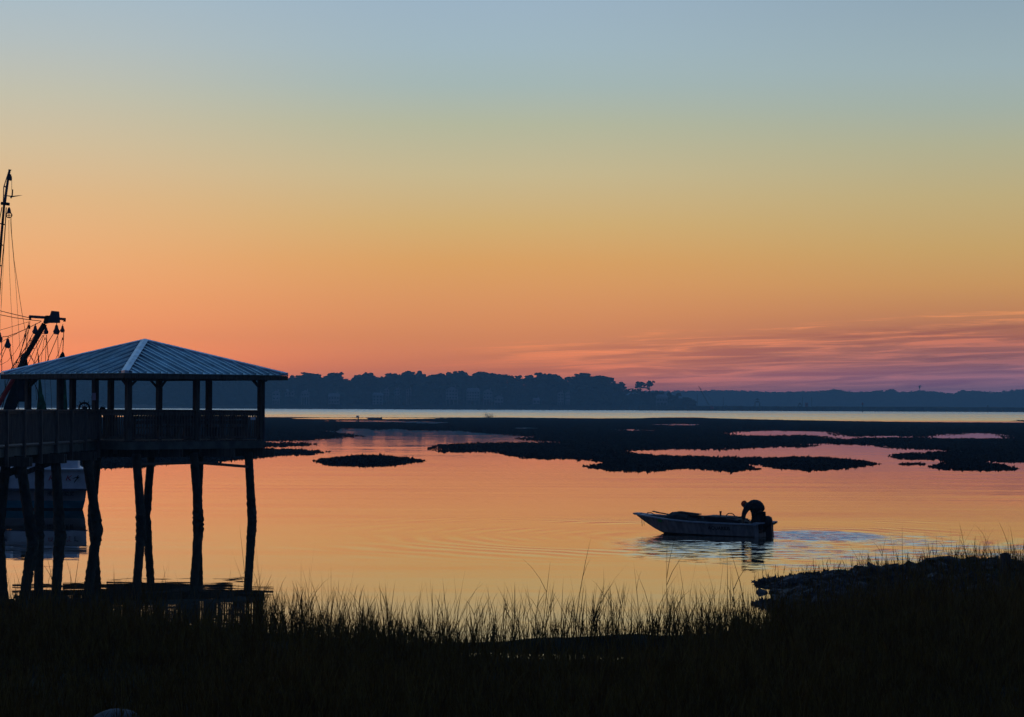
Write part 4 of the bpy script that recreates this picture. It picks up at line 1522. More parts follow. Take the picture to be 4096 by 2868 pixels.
# benches inside
def bench(a_, b_, label):
    a_, b_ = Vector((a_.x, a_.y, ZD)), Vector((b_.x, b_.y, ZD))
    c_ = (a_ + b_) / 2
    inn = (GC.xy.to_3d() - c_.xy.to_3d()).normalized()
    a2, b2 = a_.lerp(b_, .08) + inn * 0.45, a_.lerp(b_, .92) + inn * 0.45
    root = empty('bench', ((a2 + b2) / 2).to_tuple(), label, 'bench')
    for k in range(3):
        o_ = inn * (k * 0.14)
        MB().beam(a2 + o_ + Vector((0, 0, 0.45)), b2 + o_ + Vector((0, 0, 0.45)), 0.12, 0.04).build('seat_slat', 'wood', root)
    for k in range(2):
        o_ = -inn * 0.14
        MB().beam(a2 + o_ + Vector((0, 0, 0.64 + k * 0.17)), b2 + o_ + Vector((0, 0, 0.64 + k * 0.17)), 0.035, 0.13).build('back_slat', 'wood', root)
    for t_ in (0.04, 0.5, 0.96):
        q = a2.lerp(b2, t_)
        MB().box((q + inn * 0.14 + Vector((0, 0, 0.22))), (0.09, 0.30, 0.43), rz=math.atan2(inn.y, inn.x) + math.pi / 2).build('leg', 'wood', root)
        MB().beam(q - inn * 0.11 + Vector((0, 0, 0.02)), q - inn * 0.115 + Vector((0, 0, 0.86)), 0.05, 0.05).build('back_post', 'wood', root)


bench(near, near.lerp(right_, .5), 'slatted bench inside the gazebo between the near corner and middle posts')
bench(near.lerp(right_, .5), right_, 'slatted bench inside the gazebo against the right front railing')
bench(far_, far_.lerp(right_, .5), 'slatted bench at the far right railing inside the gazebo')

# ship's wheel on its stand
wc = D(337, 1632, 87.9)
whl = empty('ships_wheel', (wc.x, wc.y, ZD), 'spoked ship\'s wheel on a stand behind the boardwalk rail', 'ship\'s wheel')
R1 = 0.19
ring = [(wc.x + math.cos(t_) * R1, wc.y, wc.z + math.sin(t_) * R1) for t_ in [2 * math.pi * k / 20 for k in range(21)]]
MB().tube(ring, 0.036, 6, cap=False).build('rim', 'black', whl)
MB().lathe(wc + Vector((0, -0.04, 0)), [(0.06, 0), (0.07, 0.04), (0.05, 0.08)], 10, axis=Vector((0, 1, 0))).build('hub', 'black', whl)
for k in range(10):
    t_ = 2 * math.pi * k / 10 + math.pi / 2
    dv = Vector((math.cos(t_), 0, math.sin(t_)))
    MB().tube([wc + dv * 0.05, wc + dv * 0.15, wc + dv * 0.22, wc + dv * 0.245, wc + dv * 0.29], [0.012, 0.012, 0.010, 0.017, 0.012], 5).build('spoke', 'black', whl)
MB().beam((wc.x, wc.y + 0.1, ZD), (wc.x, wc.y + 0.1, wc.z + 0.05), 0.16, 0.12).build('stand', 'wood', whl)
# small table with a lamp beside it
tb = D(372, 1640, 88.3)
tt = empty('side_table', (tb.x, tb.y, ZD), 'dark counter right of the ship\'s wheel', 'counter')
MB().box((tb.x - 0.1, tb.y, ZD + 1.08), (1.3, 0.5, 0.05)).build('top', 'wood', tt)
for sx in (-1, 1):
    MB().box((tb.x - 0.1 + sx * 0.58, tb.y, ZD + 0.53), (0.08, 0.4, 1.05)).build('leg', 'wood', tt)
lb = D(410, 1640, 88.3)
ln = empty('lantern', (lb.x, lb.y, ZD + 1.105), 'small dark lantern lying on the counter', 'lantern')
MB().lathe((lb.x, lb.y, ZD + 1.105), [(0.10, 0), (0.11, 0.03), (0.07, 0.05), (0.06, 0.07), (0.02, 0.08)], 10).build('body', 'black', ln)
MB().tube([(lb.x - .08, lb.y, ZD + 1.15), (lb.x + .02, lb.y, ZD + 1.24), (lb.x + .10, lb.y, ZD + 1.14)], 0.008, 5).build('handle', 'black', ln)
# notice on a post, lamp, sign
nt = near.lerp(left_, .32)
nr = MB().box((nt.x - 0.02, nt.y - 0.145, 4.3 + (1613 - 1585) / FPX * nt.y), (0.13, 0.01, 0.26)).build('notice', 'paper')
tag(nr, 'pale notice sheet fixed to the post right of the ship\'s wheel', 'notice')
lp = D(1062, 1518, right_.y)
lm = empty('flood_lamp', lp.to_tuple(), 'round flood lamp under the right corner of the gazebo eave', 'lamp')
MB().lathe(lp, [(0.03, -0.05), (0.075, -0.03), (0.085, 0.04), (0.07, 0.06)], 12, axis=Vector((0.8, -0.5, -0.3)).normalized()).build('lamp_shade', 'black', lm)
MB().tube([lp, lp + Vector((-0.06, 0, 0.1)), right_ + Vector((0.05, 0, ZB - 0.05))], 0.012, 5).build('bracket', 'black', lm)
sg = D(1012, 1674, right_.y - 0.42)
sr_ = empty('rail_sign', sg.to_tuple(), 'small grey sign plate on the railing by the right corner post', 'sign')
MB().box(sg, (0.22, 0.015, 0.10), rz=math.radians(43)).build('plate', 'trawl', sr_)
MB().box(sg + Vector((0, 0, .09)), (0.04, 0.03, 0.08)).build('bracket', 'black', sr_)
dp = right_ + Vector((0.13, -0.02, 0))
MB().tube([dp + Vector((0, 0, 2.9)), dp + Vector((0, 0, 5.2))], 0.028, 6).build('downpipe', 'steel', gz)

# ------------------------------------------------------------------ boardwalk
def wx(Yv):
    return -14.75 - 0.0469 * (86.3 - Yv)


bwk = empty('boardwalk', (wx(76), 76, 0), 'railed timber boardwalk on piles leading in from the left to the gazebo', 'boardwalk')
YS = [86.0 - 2.135 * k for k in range(10)]
wm = unit_mesh('rail_post', MB().box((0, 0, 0.13), (0.1, 0.1, 1.72)), 'rail')
for k, y_ in enumerate(YS):
    for side in (0, -2.0):
        yy = y_ + (1.5 if side else 0)
        inst('rail_post', wm, bwk, (wx(yy) + side + (0.09 if side == 0 else -0.09), yy, ZD + 0.10))
for k in range(len(YS) - 1):
    for side in (0, -2.0):
        o1 = 1.5 if side else 0
        a_, b_ = Vector((wx(YS[k] + o1) + side, YS[k] + o1, 0)), Vector((wx(YS[k + 1] + o1) + side, YS[k + 1] + o1, 0))
        d = (b_ - a_).normalized()
        MB().beam(a_ + Vector((0, 0, ZD + 1.07)), b_ + Vector((0, 0, ZD + 1.07)), 0.16, 0.035).build('handrail', 'rail', bwk)
        MB().beam(a_ + Vector((0, 0, ZD + 1.0)), b_ + Vector((0, 0, ZD + 1.0)), 0.04, 0.09).build('top_rail', 'rail', bwk)
        MB().beam(a_ + Vector((0, 0, ZD + 0.09)), b_ + Vector((0, 0, ZD + 0.09)), 0.04, 0.09).build('bottom_rail', 'rail', bwk)
        MB().beam(a_ + Vector((0, 0, ZD - 0.20)), b_ + Vector((0, 0, ZD - 0.20)), 0.05, 0.27).build('rim_joist', 'joist', bwk)
        if k < 8:
            for j in range(16 if side == 0 else 8):
                p = a_.lerp(b_, (j + 0.5) / (16 if side == 0 else 8))
                inst('baluster', bal, bwk, (p.x + (0.04 if side == 0 else -0.04), p.y, ZD + 0.06))
bd = unit_mesh('deck_board', MB().box((0, 0, 0), (2.15, 0.132, 0.04)), 'rail')
k = 0
y_ = 86.5
while y_ > 67 and k < 290:
    inst('deck_board', bd, bwk, (wx(y_) - 1.0, y_, ZD - 0.02))
    y_ -= 0.142
    k += 1
bents = [(74.0, -15.05, -14.62), (78.4, -14.80, -14.60), (82.3, -14.5, -14.06), (69.6, -15.3, -14.9)]
for i, (y_, xt, xb_) in enumerate(bents):
    MB().beam((xt - 2.3, y_ - 0.16, ZD - 0.49), (xt + 0.35, y_ - 0.16, ZD - 0.49), 0.1, 0.29).build('cap_beam', 'wood', bwk)
    MB().beam((xt - 2.3, y_ + 0.16, ZD - 0.49), (xt + 0.35, y_ + 0.16, ZD - 0.49), 0.1, 0.29).build('cap_beam', 'wood', bwk)
    pile(2048 + xt / y_ * FPX, 2048 + xb_ / y_ * FPX, y_, bwk, zt_=2.7, r=0.165, seed=20 + i)
    pile(2048 + (xt - 1.55) / y_ * FPX, 2048 + (xb_ - 2.0) / y_ * FPX, y_ + 0.1, bwk, zt_=2.7, r=0.16, seed=30 + i)
MB().beam(D(-60, 1930, 74.3), D(100, 1865, 74.3), 0.07, 0.22).build('brace', 'wood', bwk)
MB().beam(D(60, 1905, 78.2), D(215, 1848, 78.6), 0.06, 0.16).build('brace', 'wood', bwk)

# ------------------------------------------------------------------ shrimp trawler
YT = 98.0
tc = D(90, 2035, YT)
tw_ = empty('shrimp_trawler', (tc.x, tc.y, 0), 'white and teal shrimp trawler moored stern-on behind the boardwalk', 'trawler')
xl, xr = (-170 - 2048) / FPX * YT, (352 - 2048) / FPX * YT
xm, hwd = (xl + xr) / 2, (xr - xl) / 2


def zpx(py, Y, px=200):
    return D(px, py, Y).z


zs = {'top': zpx(1880, YT), 'rub': zpx(1958, YT), 'boot': zpx(2003, YT), 'wl': -0.3}


def hull_band(z0, z1, m, name, w0=1.0, w1=1.0, dy=0.0):
    st_ = [(0, 1.0), (2.0, 1.04), (6, 1.05), (10, 0.9), (13, 0.55), (15, 0.05)]
    mb = MB()
    vs = []
    for s_, w in st_:
        rise = 0.10 * max(0, s_ - 6) * (1 if z1 > 0.8 else 0.2)
        rake = -0.10
        for zz, ww in ((z0, w0), (z1, w1)):
            for sg_ in (-1, 1):
                vs.append((xm - 0.24 * s_ + sg_ * hwd * w * ww, YT + dy + s_ + (0.0 if s_ else (1.7 - zz) * 0.12), zz + (rise if zz == z1 else 0)))
    fs = [(0, 1, 3, 2)]
    for i in range(len(st_) - 1):
        a = i * 4
        fs += [(a, a + 2, a + 6, a + 4), (a + 1, a + 5, a + 7, a + 3), (a + 2, a + 3, a + 7, a + 6)]
    mb.add(vs, fs)
    return mb.build(name, m, tw_)


hull_band(zs['rub'] + 0.035, zs['top'], 'trawl', 'upper_hull', 0.985, 1.0)
hull_band(zs['boot'], zs['rub'] - 0.035, 'trawl2', 'lower_hull', 0.96, 0.985)
hull_band(0.06, zs['boot'] - 0.002, 'teal', 'boot_stripe', 0.93, 0.96)
hull_band(-0.5, 0.058, 'black', 'bottom_paint', 0.85, 0.93)
MB().box((xm, YT - 0.02, zs['rub']), (hwd * 2.02, 0.22, 0.068)).build('rub_rail', 'steel', tw_)
MB().box((xm, YT + 0.05, zs['top'] + 0.03), (hwd * 2.03, 0.35, 0.06)).build('cap_rail', 'trawl', tw_)
for a_, b_ in ((235, 307), (168, 206), (-60, 40)):
    x0, x1 = D(a_, 1870, YT).x, D(b_, 1870, YT).x
    MB().box(((x0 + x1) / 2, YT + 0.5, zs['top'] + 0.24), (x1 - x0, 0.5, 0.34)).build('stern_locker', 'trawl', tw_)
for a_ in (60, -60, 150):
    p = D(a_, 1700, YT + 3)
    MB().box((p.x, YT + 4, zs['top'] + 0.3), (1.2, 2.4, 0.6)).build('deck_hatch', 'trawl2', tw_)
MB().beam(D(28, 1905, YT - 0.05), D(2, 1958, YT - 0.05), 0.05, 0.09).build('hawse_plate', 'steel', tw_)
MB().box(D(25, 1948, YT - 0.02), (0.10, 0.06, 0.035)).build('scupper', 'black', tw_)
MB().tube([D(238, 1846, YT + .2), D(244, 1851, YT + .1), D(252, 1851, YT + .1), D(258, 1846, YT + .2)], 0.02, 5).build('mooring_line', 'rope', tw_)
TX = Matrix.Rotation(math.pi / 2, 4, 'X')


def on_transom(px, py, tilt=0.0):
    p = D(px, py, YT - 0.03)
    return Matrix.Translation(p - Vector(tw_.location)) @ TX @ Matrix.Rotation(tilt, 4, 'Z')


for px in (203, 272):
    text('K', 0.30, 'redink', tw_, on_transom(px, 1928), shear=0.3, sx=1.25, ext=0.006)
text('HILTON HEAD, SC', 0.215, 'ink', tw_, on_transom(242, 1986), shear=0.15, sx=0.60, ext=0.006, bold=0.004)
for pts in ([(296, 1932), (302, 1922), (308, 1914), (314, 1900)], [(291, 1915), (302, 1910), (312, 1908), (317, 1909)], [(303, 1921), (312, 1912), (317, 1910)], [(306, 1916), (311, 1904), (314, 1901)]):
    q = [D(a_, b_, YT - 0.045) for a_, b_ in pts]
    MB().tube(q, [0.008] + [0.02] * (len(q) - 2) + [0.008], 4).build('shrimp_emblem', 'ink', tw_)

# rigging: coordinates (px, py) at given distance
YR = 102.0


def T(px, py, dy=0.0):
    return D(px, py, YR + dy)


def spar(name, m, pts, r, dy=0.0, n=8, parent=tw_):
    return MB().tube([T(*p, dy) for p in pts], r, n).build(name, m, parent)


# mast: twin-legged with rungs, blue head frame
spar('mast', 'iron', [(17, 815), (6, 940), (-12, 1150), (-40, 1480), (-58, 1700)], [0.05, 0.055, 0.07, 0.08, 0.09])
spar('mast_leg', 'iron', [(25, 830), (19, 940), (10, 1040), (-2, 1180), (-30, 1500), (-40, 1640)], 0.022)
spar('mast_leg', 'iron', [(8, 828), (-6, 900), (-40, 1100)], 0.02)
for y_ in (895, 978, 1060):
    spar('rung', 'iron', [(-6 - (y_ - 895) * 0.1, y_ - 2), (20 - (y_ - 895) * 0.09, y_ + 3)], 0.025)
spar('mast_head', 'steel', [(19, 810), (28, 745), (38, 682)], [0.06, 0.055, 0.05])
spar('head_brace', 'steel', [(13, 812), (15, 748), (36, 682)], 0.022)
spar('head_brace', 'steel', [(15, 744), (27, 750)], 0.03)
spar('head_brace', 'steel', [(34, 679), (45, 681)], 0.025)
spar('mast_collar', 'iron', [(4, 813), (38, 817)], 0.065)
spar('antenna', 'steel', [(16, 781), (50, 786), (88, 781)], [0.012, 0.03, 0.006])
spar('chain', 'rope', [(47, 720), (47, 760)], 0.010)
spar('lamp_tube', 'iron', [(50, 758), (49, 780), (43, 793)], [0.03, 0.028, 0.035])
MB().lathe(T(42, 712), [(0.02, -0.12), (0.07, -0.07), (0.06, 0.05), (0.02, 0.16)], 8).build('pulley_block', 'steel', tw_)


def block(px, py, s=1.0, hole=False, dy=0.0):
    c_ = T(px, py, dy)
    MB().lathe(c_, [(0.035 * s, -0.21 * s), (0.11 * s, -0.19 * s), (0.145 * s, -0.08 * s), (0.085 * s, 0.04 * s), (0.06 * s, 0.16 * s), (0.025 * s, 0.2 * s)], 8, sy=0.5).build('pulley_block', 'steel', tw_)
    MB().tube([c_ + Vector((0, 0, 0.18 * s)), c_ + Vector((0.02, 0, 0.3 * s))], 0.018 * s, 5).build('shackle', 'iron', tw_)


# top block with open sheave
c_ = T(36, 858)
MB().lathe(c_ + Vector((0, 0, 0.05)), [(0.10, 0.0), (0.07, 0.14), (0.05, 0.22), (0.02, 0.26)], 8, sy=0.5).build('pulley_block', 'steel', tw_)
rp = [c_ + Vector((math.cos(t_) * 0.125, 0, -0.03 + math.sin(t_) * 0.105)) for t_ in [2 * math.pi * k / 14 for k in range(15)]]
MB().tube(rp, 0.025, 5, cap=False).build('sheave', 'iron', tw_)
MB().tube([c_ + Vector((-.11, 0, -0.03)), c_ + Vector((.11, 0, -.03))], 0.018, 5).tube([c_ + Vector((0, 0, -0.13)), c_ + Vector((0, 0, .1))], 0.018, 5).build('sheave_spoke', 'iron', tw_)
for px, py in ((31, 1373), (-3, 1348), (141, 1319), (184, 1322), (226, 1318), (250, 1316)):
    block(px, py, {31: 1.0, -3: 1.05, 141: 0.9, 184: 0.75, 226: 1.0, 250: 0.7}[px])
# boom, crossbar and winch box
spar('boom', 'iron', [(178, 1296), (103, 1425), (60, 1505)], [0.115, 0.11, 0.11], n=8)
spar('boom_lower', 'redpaint', [(60, 1505), (0, 1610), (-60, 1715)], 0.10, n=8)
spar('crossbar', 'steel', [(117, 1266), (180, 1270)], 0.06)
spar('crossbar', 'steel', [(236, 1275), (262, 1277)], 0.055)
a0 = [(205, 1243), (237, 1246), (241, 1292), (190, 1292)]
f_ = [T(a_, b_, -0.3) for a_, b_ in a0] + [T(a_, b_, 0.35) for a_, b_ in a0]
MB().add(f_, [(0, 1, 2, 3), (7, 6, 5, 4), (0, 4, 5, 1), (1, 5, 6, 2), (2, 6, 7, 3), (3, 7, 4, 0)]).build('boom_head_box', 'steel', tw_)
a0 = [(181, 1262), (199, 1262), (206, 1246), (206, 1290), (180, 1297), (172, 1290)]
f_ = [T(a_, b_, -0.25) for a_, b_ in a0] + [T(a_, b_, 0.25) for a_, b_ in a0]
n6 = len(a0)
MB().add(f_, [tuple(range(n6)), tuple(range(2 * n6 - 1, n6 - 1, -1))] + [(i, i + n6, (i + 1) % n6 + n6, (i + 1) % n6) for i in range(n6)]).build('boom_head_plate', 'iron', tw_)
spar('crossbar_end', 'iron', [(119, 1264), (121, 1280)], 0.05)
spar('crossbar_end', 'iron', [(259, 1272), (258, 1287)], 0.05)
ROPES = [
    ([(35, 880), (37, 1060), (48, 1300), (55, 1480)], 0.5), ([(44, 868), (47, 940), (56, 1040), (86, 1240), (100, 1320), (112, 1400), (142, 1460)], 0.7),
    ([(40, 872), (62, 1120), (70, 1240), (80, 1400)], 0.5), ([(5, 1130), (4, 1250), (0, 1320)], 0.4), ([(18, 960), (12, 1100), (4, 1240)], 0.4),
    ([(-5, 1242), (60, 1258), (117, 1271)], 1.0), ([(-5, 1258), (60, 1271), (125, 1280), (165, 1284)], 1.0),
    ([(-5, 1322), (60, 1303), (112, 1288)], 0.6), ([(8, 1348), (32, 1345), (70, 1331), (115, 1311), (140, 1298), (165, 1286)], 1.0),
    ([(-5, 1376), (25, 1356), (70, 1333)], 0.6), ([(7, 1350), (7, 1500)], 1.0), ([(27, 1383), (0, 1450), (-10, 1500)], 0.9), ([(19, 1382), (-5, 1430)], 0.9),
    ([(34, 1382), (54, 1480)], 1.0), ([(40, 1382), (52, 1470), (55, 1485)], 1.0), ([(0, 1460), (30, 1445), (60, 1410), (95, 1350), (112, 1300)], 0.6),
    ([(120, 1285), (113, 1330), (102, 1400), (95, 1425)], 0.9), ([(116, 1285), (108, 1320), (90, 1380), (78, 1440), (55, 1490)], 0.9), ([(115, 1318), (95, 1370), (75, 1430), (50, 1490)], 1.0),
    ([(133, 1332), (105, 1385), (70, 1440), (35, 1495)], 0.9), ([(168, 1295), (120, 1370), (60, 1450), (30, 1500)], 0.8), ([(177, 1338), (150, 1405), (130, 1470), (95, 1560)], 0.9),
    ([(172, 1340), (140, 1395), (110, 1460), (80, 1520)], 0.8), ([(185, 1340), (196, 1460), (200, 1500)], 1.0), ([(186, 1340), (181, 1460), (180, 1500)], 0.8), ([(176, 1360), (162, 1460)], 0.6),
    ([(215, 1333), (190, 1372), (155, 1430), (125, 1475)], 0.9), ([(240, 1322), (230, 1345), (205, 1405), (180, 1465), (160, 1500)], 1.0), ([(231, 1337), (233, 1430), (235, 1500)], 0.9),
    ([(255, 1325), (254, 1350), (251, 1410)], 1.1), ([(248, 1358), (235, 1410), (219, 1445)], 0.7), ([(146, 1340), (148, 1390), (152, 1425), (156, 1460)], 0.8), ([(118, 1420), (135, 1448), (148, 1465)], 0.6),
    ([(178, 1480), (182, 1600), (186, 1650)], 0.5), ([(198, 1480), (204, 1560), (208, 1650)], 0.6), ([(120, 1500), (150, 1560), (156, 1620)], 1.2), ([(150, 1510), (143, 1545), (146, 1600)], 0.7),
    ([(66, 1610), (80, 1650), (60, 1680)], 0.7), ([(76, 1606), (70, 1650), (78, 1680)], 0.7), ([(20, 1520), (22, 1580), (6, 1640)], 1.2), ([(38, 1510), (18, 1560), (-10, 1600)], 1.0)]
for pts, w in ROPES:
    MB().tube([T(*p) for p in pts], 0.0145 * w, 4, cap=False).build('rope', 'rope', tw_)
for y_, x0, x1 in ((1333, 156, 176), (1362, 118, 158), (1393, 103, 141), (1424, 108, 124), (1450, 68, 84)):
    spar('ladder_rung', 'iron', [(x0, y_), (x1, y_ + 2)], 0.013, n=4)
spar('turnbuckle', 'iron', [(152, 1416), (155, 1450), (156, 1470)], [0.02, 0.035, 0.02], n=5)
spar('turnbuckle', 'iron', [(100, 1337), (99, 1348)], 0.035, n=5)
spar('turnbuckle', 'iron', [(123, 1352), (116, 1367)], 0.025, n=5)
spar('turnbuckle', 'iron', [(180, 1350), (179, 1360)], 0.025, n=5)
spar('turnbuckle', 'iron', [(251, 1350), (250, 1360)], 0.03, n=5)
spar('turnbuckle', 'iron', [(116, 1300), (117, 1316)], 0.05, n=5)


def net(name, m, outline, label, dy=0.2, depth=0.7):
    """hanging net: rows of (py, px_left, px_right)"""
    mb = MB()
    n = 14
    vs, fs = [], []
    for i, (py, a_, b_) in enumerate(outline):
        A, B = T(a_, py, dy), T(b_, py, dy)
        c_ = (A + B) / 2
        r = (B - A).length / 2
        for k in range(n):
            t_ = 2 * math.pi * k / n
            f = 1 + 0.10 * math.sin(3 * t_ + i * 0.8) * (0.3 if r < 0.1 else 1)
            vs.append(c_ + Vector((math.cos(t_) * r, math.sin(t_) * r * depth * f, 0.0)))
    for i in range(len(outline) - 1):
        for k in range(n):
            q = (k + 1) % n
            fs.append((i * n + k, i * n + q, (i + 1) * n + q, (i + 1) * n + k))
    fs.append(tuple(range(n)))
    fs.append(tuple((len(outline) - 1) * n + k for k in range(n)))
    mb.add(vs, fs)
    o = mb.build(name, m, smooth=True)
    # origin at the net's own place
    c_ = sum((Vector(v) for v in vs), Vector()) / len(vs)
    for v in o.data.vertices:
        v.co -= c_
    o.location = c_
    tag(o, label, 'fishing net')
    return o


net('fishing_net', 'net', [(1412, 94, 99), (1420, 84, 106), (1440, 80, 109), (1470, 74, 114), (1500, 64, 112), (1560, 40, 100), (1600, 24, 78), (1645, 10, 60)], 'largest black net gathered over the boom and sweeping down left')
net('fishing_net', 'net', [(1500, 70, 108), (1560, 66, 104), (1595, 70, 103), (1607, 76, 100)], 'blunt dark net bag hanging behind the left gazebo corner', dy=-0.4)
net('fishing_net', 'greennet', [(1500, 154, 160), (1540, 154, 166), (1576, 152, 170), (1580, 152, 173), (1615, 149, 182), (1650, 145, 190)], 'green cone-shaped net hanging between the two left gazebo posts', dy=0.5)
net('fishing_net', 'greennet', [(1500, 238, 262), (1560, 240, 266), (1600, 242, 268), (1650, 244, 271)], 'tall narrow teal net hanging directly left of the ship\'s wheel', dy=1.0)
o = net('net_float', 'net', [(1408, 248, 253), (1414, 244, 257), (1424, 238, 260), (1438, 233, 262), (1452, 232, 262)], 'dark dome-shaped bag peeping above the gazebo roof at left', dy=-0.2)
o['category'] = 'net bag'

# ------------------------------------------------------------------ skiff
def make_skiff():
    """local frame: x from stern (0) to bow, y to starboard(-)/port(+), z up from waterline"""
    root = empty('skiff', (0, 0, 0))
    st_ = []           # x, halfbeam at gunwale, chine halfbeam, gunwale z, chine z, keel z
    for t_ in [0, .1, .2, .35, .5, .65, .76, .83, .89, .95, 1.0]:
        x = t_ * 4.66
        hb = 0.83 * (1 + 0.10 * math.sin(math.pi * min(1, t_ * 1.3))) * (1 if t_ < .55 else max(0.10, 1 - ((t_ - .55) / .45) ** 1.9 * 0.80))
        cb = hb * (0.86 if t_ < .6 else 0.86 - (t_ - .6) * 0.9)
        gzv = 0.42 + (0.0 if t_ < .4 else 0.15 * ((t_ - .4) / .6) ** 1.6)
        rise = 0.0 if t_ < .76 else ((t_ - .76) / .24) ** 1.2
        cz = 0.02 + rise * 0.48
        kz = -0.10 + rise * 0.60
        st_.append((x, hb, cb, gzv, cz, min(kz, gzv - 0.04)))
    mb = MB()
    vs, fs = [], []
    for x, hb, cb, gv, cz, kz in st_:
        cz = min(cz, gv - 0.03)
        vs += [(x, hb, gv), (x, (hb * .55 + cb * .45), (gv + cz) / 2), (x, cb, cz), (x, 0, kz), (x, -cb, cz), (x, -(hb * .55 + cb * .45), (gv + cz) / 2), (x, -hb, gv)]
    for i in range(len(st_) - 1):
        for k in range(6):
            a = i * 7 + k
            fs.append((a, a + 1, a + 8, a + 7))
    fs.append((0, 6, 5, 4, 3, 2, 1))
    e = (len(st_) - 1) * 7
    fs.append(tuple(e + k for k in range(7)))
    mb.add(vs, fs)
    hull = mb.build('hull', 'hull', root, local=True)
    # inner skin and floor
    mb = MB()
    vs, fs = [], []
    for x, hb, cb, gv, cz, kz in st_[:-1]:
        x2 = max(0.05, x)
        vs += [(x2, hb - .04, gv - 0.01), (x2, max(.03, cb - .05), max(0.06, cz + .04)), (x2, -max(.03, cb - .05), max(0.06, cz + .04)), (x2, -(hb - .04), gv - 0.01)]
    for i in range(len(st_) - 2):
        for k in range(3):
            a = i * 4 + k
            fs.append((a, a + 4, a + 5, a + 1))
    fs.append((0, 1, 2, 3))
    mb.add(vs, fs).build('inner_liner', 'inner', root, local=True)
    # gunwale lip
    for sgn, nm in ((1, 'gunwale'), (-1, 'gunwale')):
        pts = [Vector((x, sgn * hb, gv)) for x, hb, cb, gv, cz, kz in st_]
        pts[0].x = -0.10
        pts[-1].x += 0.05
        mb = MB()
        for a_, b_ in zip(pts[:-1], pts[1:]):
            mb.beam(a_, b_ + (b_ - a_).normalized() * 0.015, 0.09, 0.045)
        mb.build(nm, 'gunwale', root, local=True)
    x, hb, cb, gv, cz, kz = st_[-1]
    MB().box((x + 0.02, 0, gv + 0.005), (0.16, hb * 2 + 0.06, 0.05)).box((x - 0.35, 0, gv - 0.02), (0.75, 0.5, 0.03)).build('bow_deck', 'gunwale', root, local=True)
    MB().box((-0.05, 0, 0.455), (0.16, 1.68, 0.05)).build('transom_cap', 'gunwale', root, local=True)
    for x in (1.25, 2.6):
        MB().box((x, 0, 0.31), (0.26, 1.5, 0.035)).build('thwart', 'inner', root, local=True)
    # green sticker and name on the port... near side
    def side_mtx(x, z):
        # interpolate the side surface
        xs_ = [s_[0] for s_ in st_]
        hb = float(np.interp(x, xs_, [s_[1] for s_ in st_]))
        cb = float(np.interp(x, xs_, [s_[2] for s_ in st_]))
        gv = float(np.interp(x, xs_, [s_[3] for s_ in st_]))
        cz = float(np.interp(x, xs_, [min(s_[4], s_[3] - .03) for s_ in st_]))
        t_ = (z - cz) / (gv - cz)
        y = cb + (hb - cb) * t_
        hb2 = float(np.interp(x + .2, xs_, [s_[1] for s_ in st_]))
        yaw = math.atan2(hb2 - hb, 0.2)
        tilt = math.atan2(hb - cb, gv - cz)
        # text faces +y, reading towards -x
        return Matrix.Translation((x, y + 0.022, z)) @ Matrix.Rotation(yaw + math.pi, 4, 'Z') @ Matrix.Rotation(math.pi / 2 + tilt, 4, 'X')
    m1 = side_mtx(1.22, 0.17)
    text('AQUARIUS', 0.165, 'ink', root, m1, sx=0.98, ext=0.003, bold=0.002)
    m2 = side_mtx(3.50, 0.42)
    ms = unit_mesh('registration_sticker', MB().box((0, 0, 0), (0.15, 0.13, 0.02)).box((0, 0.0, 0.012), (0.10, 0.028, 0.012)), 'green')
    o = bpy.data.objects.new('registration_sticker', ms)
    COL.objects.link(o)
    o.parent = root
    o.matrix_local = m2
    # outboard motor
    om = MB()
    prof = [(0.05, 0.0), (0.13, 0.03), (0.165, 0.14), (0.17, 0.26), (0.14, 0.37), (0.06, 0.42)]
    om.lathe((-0.13, 0.02, 0.30), [(r_ * 1.12, z_ * 0.92) for r_, z_ in prof], 12, sy=0.85)
    mt = om.build('outboard_motor', 'black', root, local=True, smooth=True)
    MB().beam((-0.20, 0.02, 0.42), (-0.28, 0.02, -0.35), 0.15, 0.22, up=Vector((1, 0, 0))).build('motor_leg', 'black', mt, local=True)
    MB().box((-0.04, 0.02, 0.32), (0.14, 0.30, 0.34)).build('motor_clamp', 'black', mt, local=True)
    MB().tube([(-0.26, 0.0, 0.44), (-0.36, -0.06, 0.42), (-0.40, -0.09, 0.48)], [0.03, 0.025, 0.035], 6).build('carry_handle', 'black', mt, local=True)
    MB().tube([(-0.1, 0.02, 0.55), (0.15, 0.06, 0.57), (0.42, 0.10, 0.50)], [0.02, 0.02, 0.028], 6).build('tiller', 'black', mt, local=True)
    return root


skiff = make_skiff()
stern_c = G(3012, 2150) + Vector((0.42, 0.73, 0))
skiff.location = (stern_c.x, stern_c.y, 0)
HEAD = math.pi - math.radians(30)
skiff.rotation_euler = (0, math.radians(-0.8), HEAD)
tag(skiff, 'small weathered white skiff lettered on its side in open water', 'boat')
SM = Matrix.Translation(skiff.location) @ Matrix.Rotation(HEAD, 4, 'Z')


def S(x, y, z):
    return SM @ Vector((x, y, z))


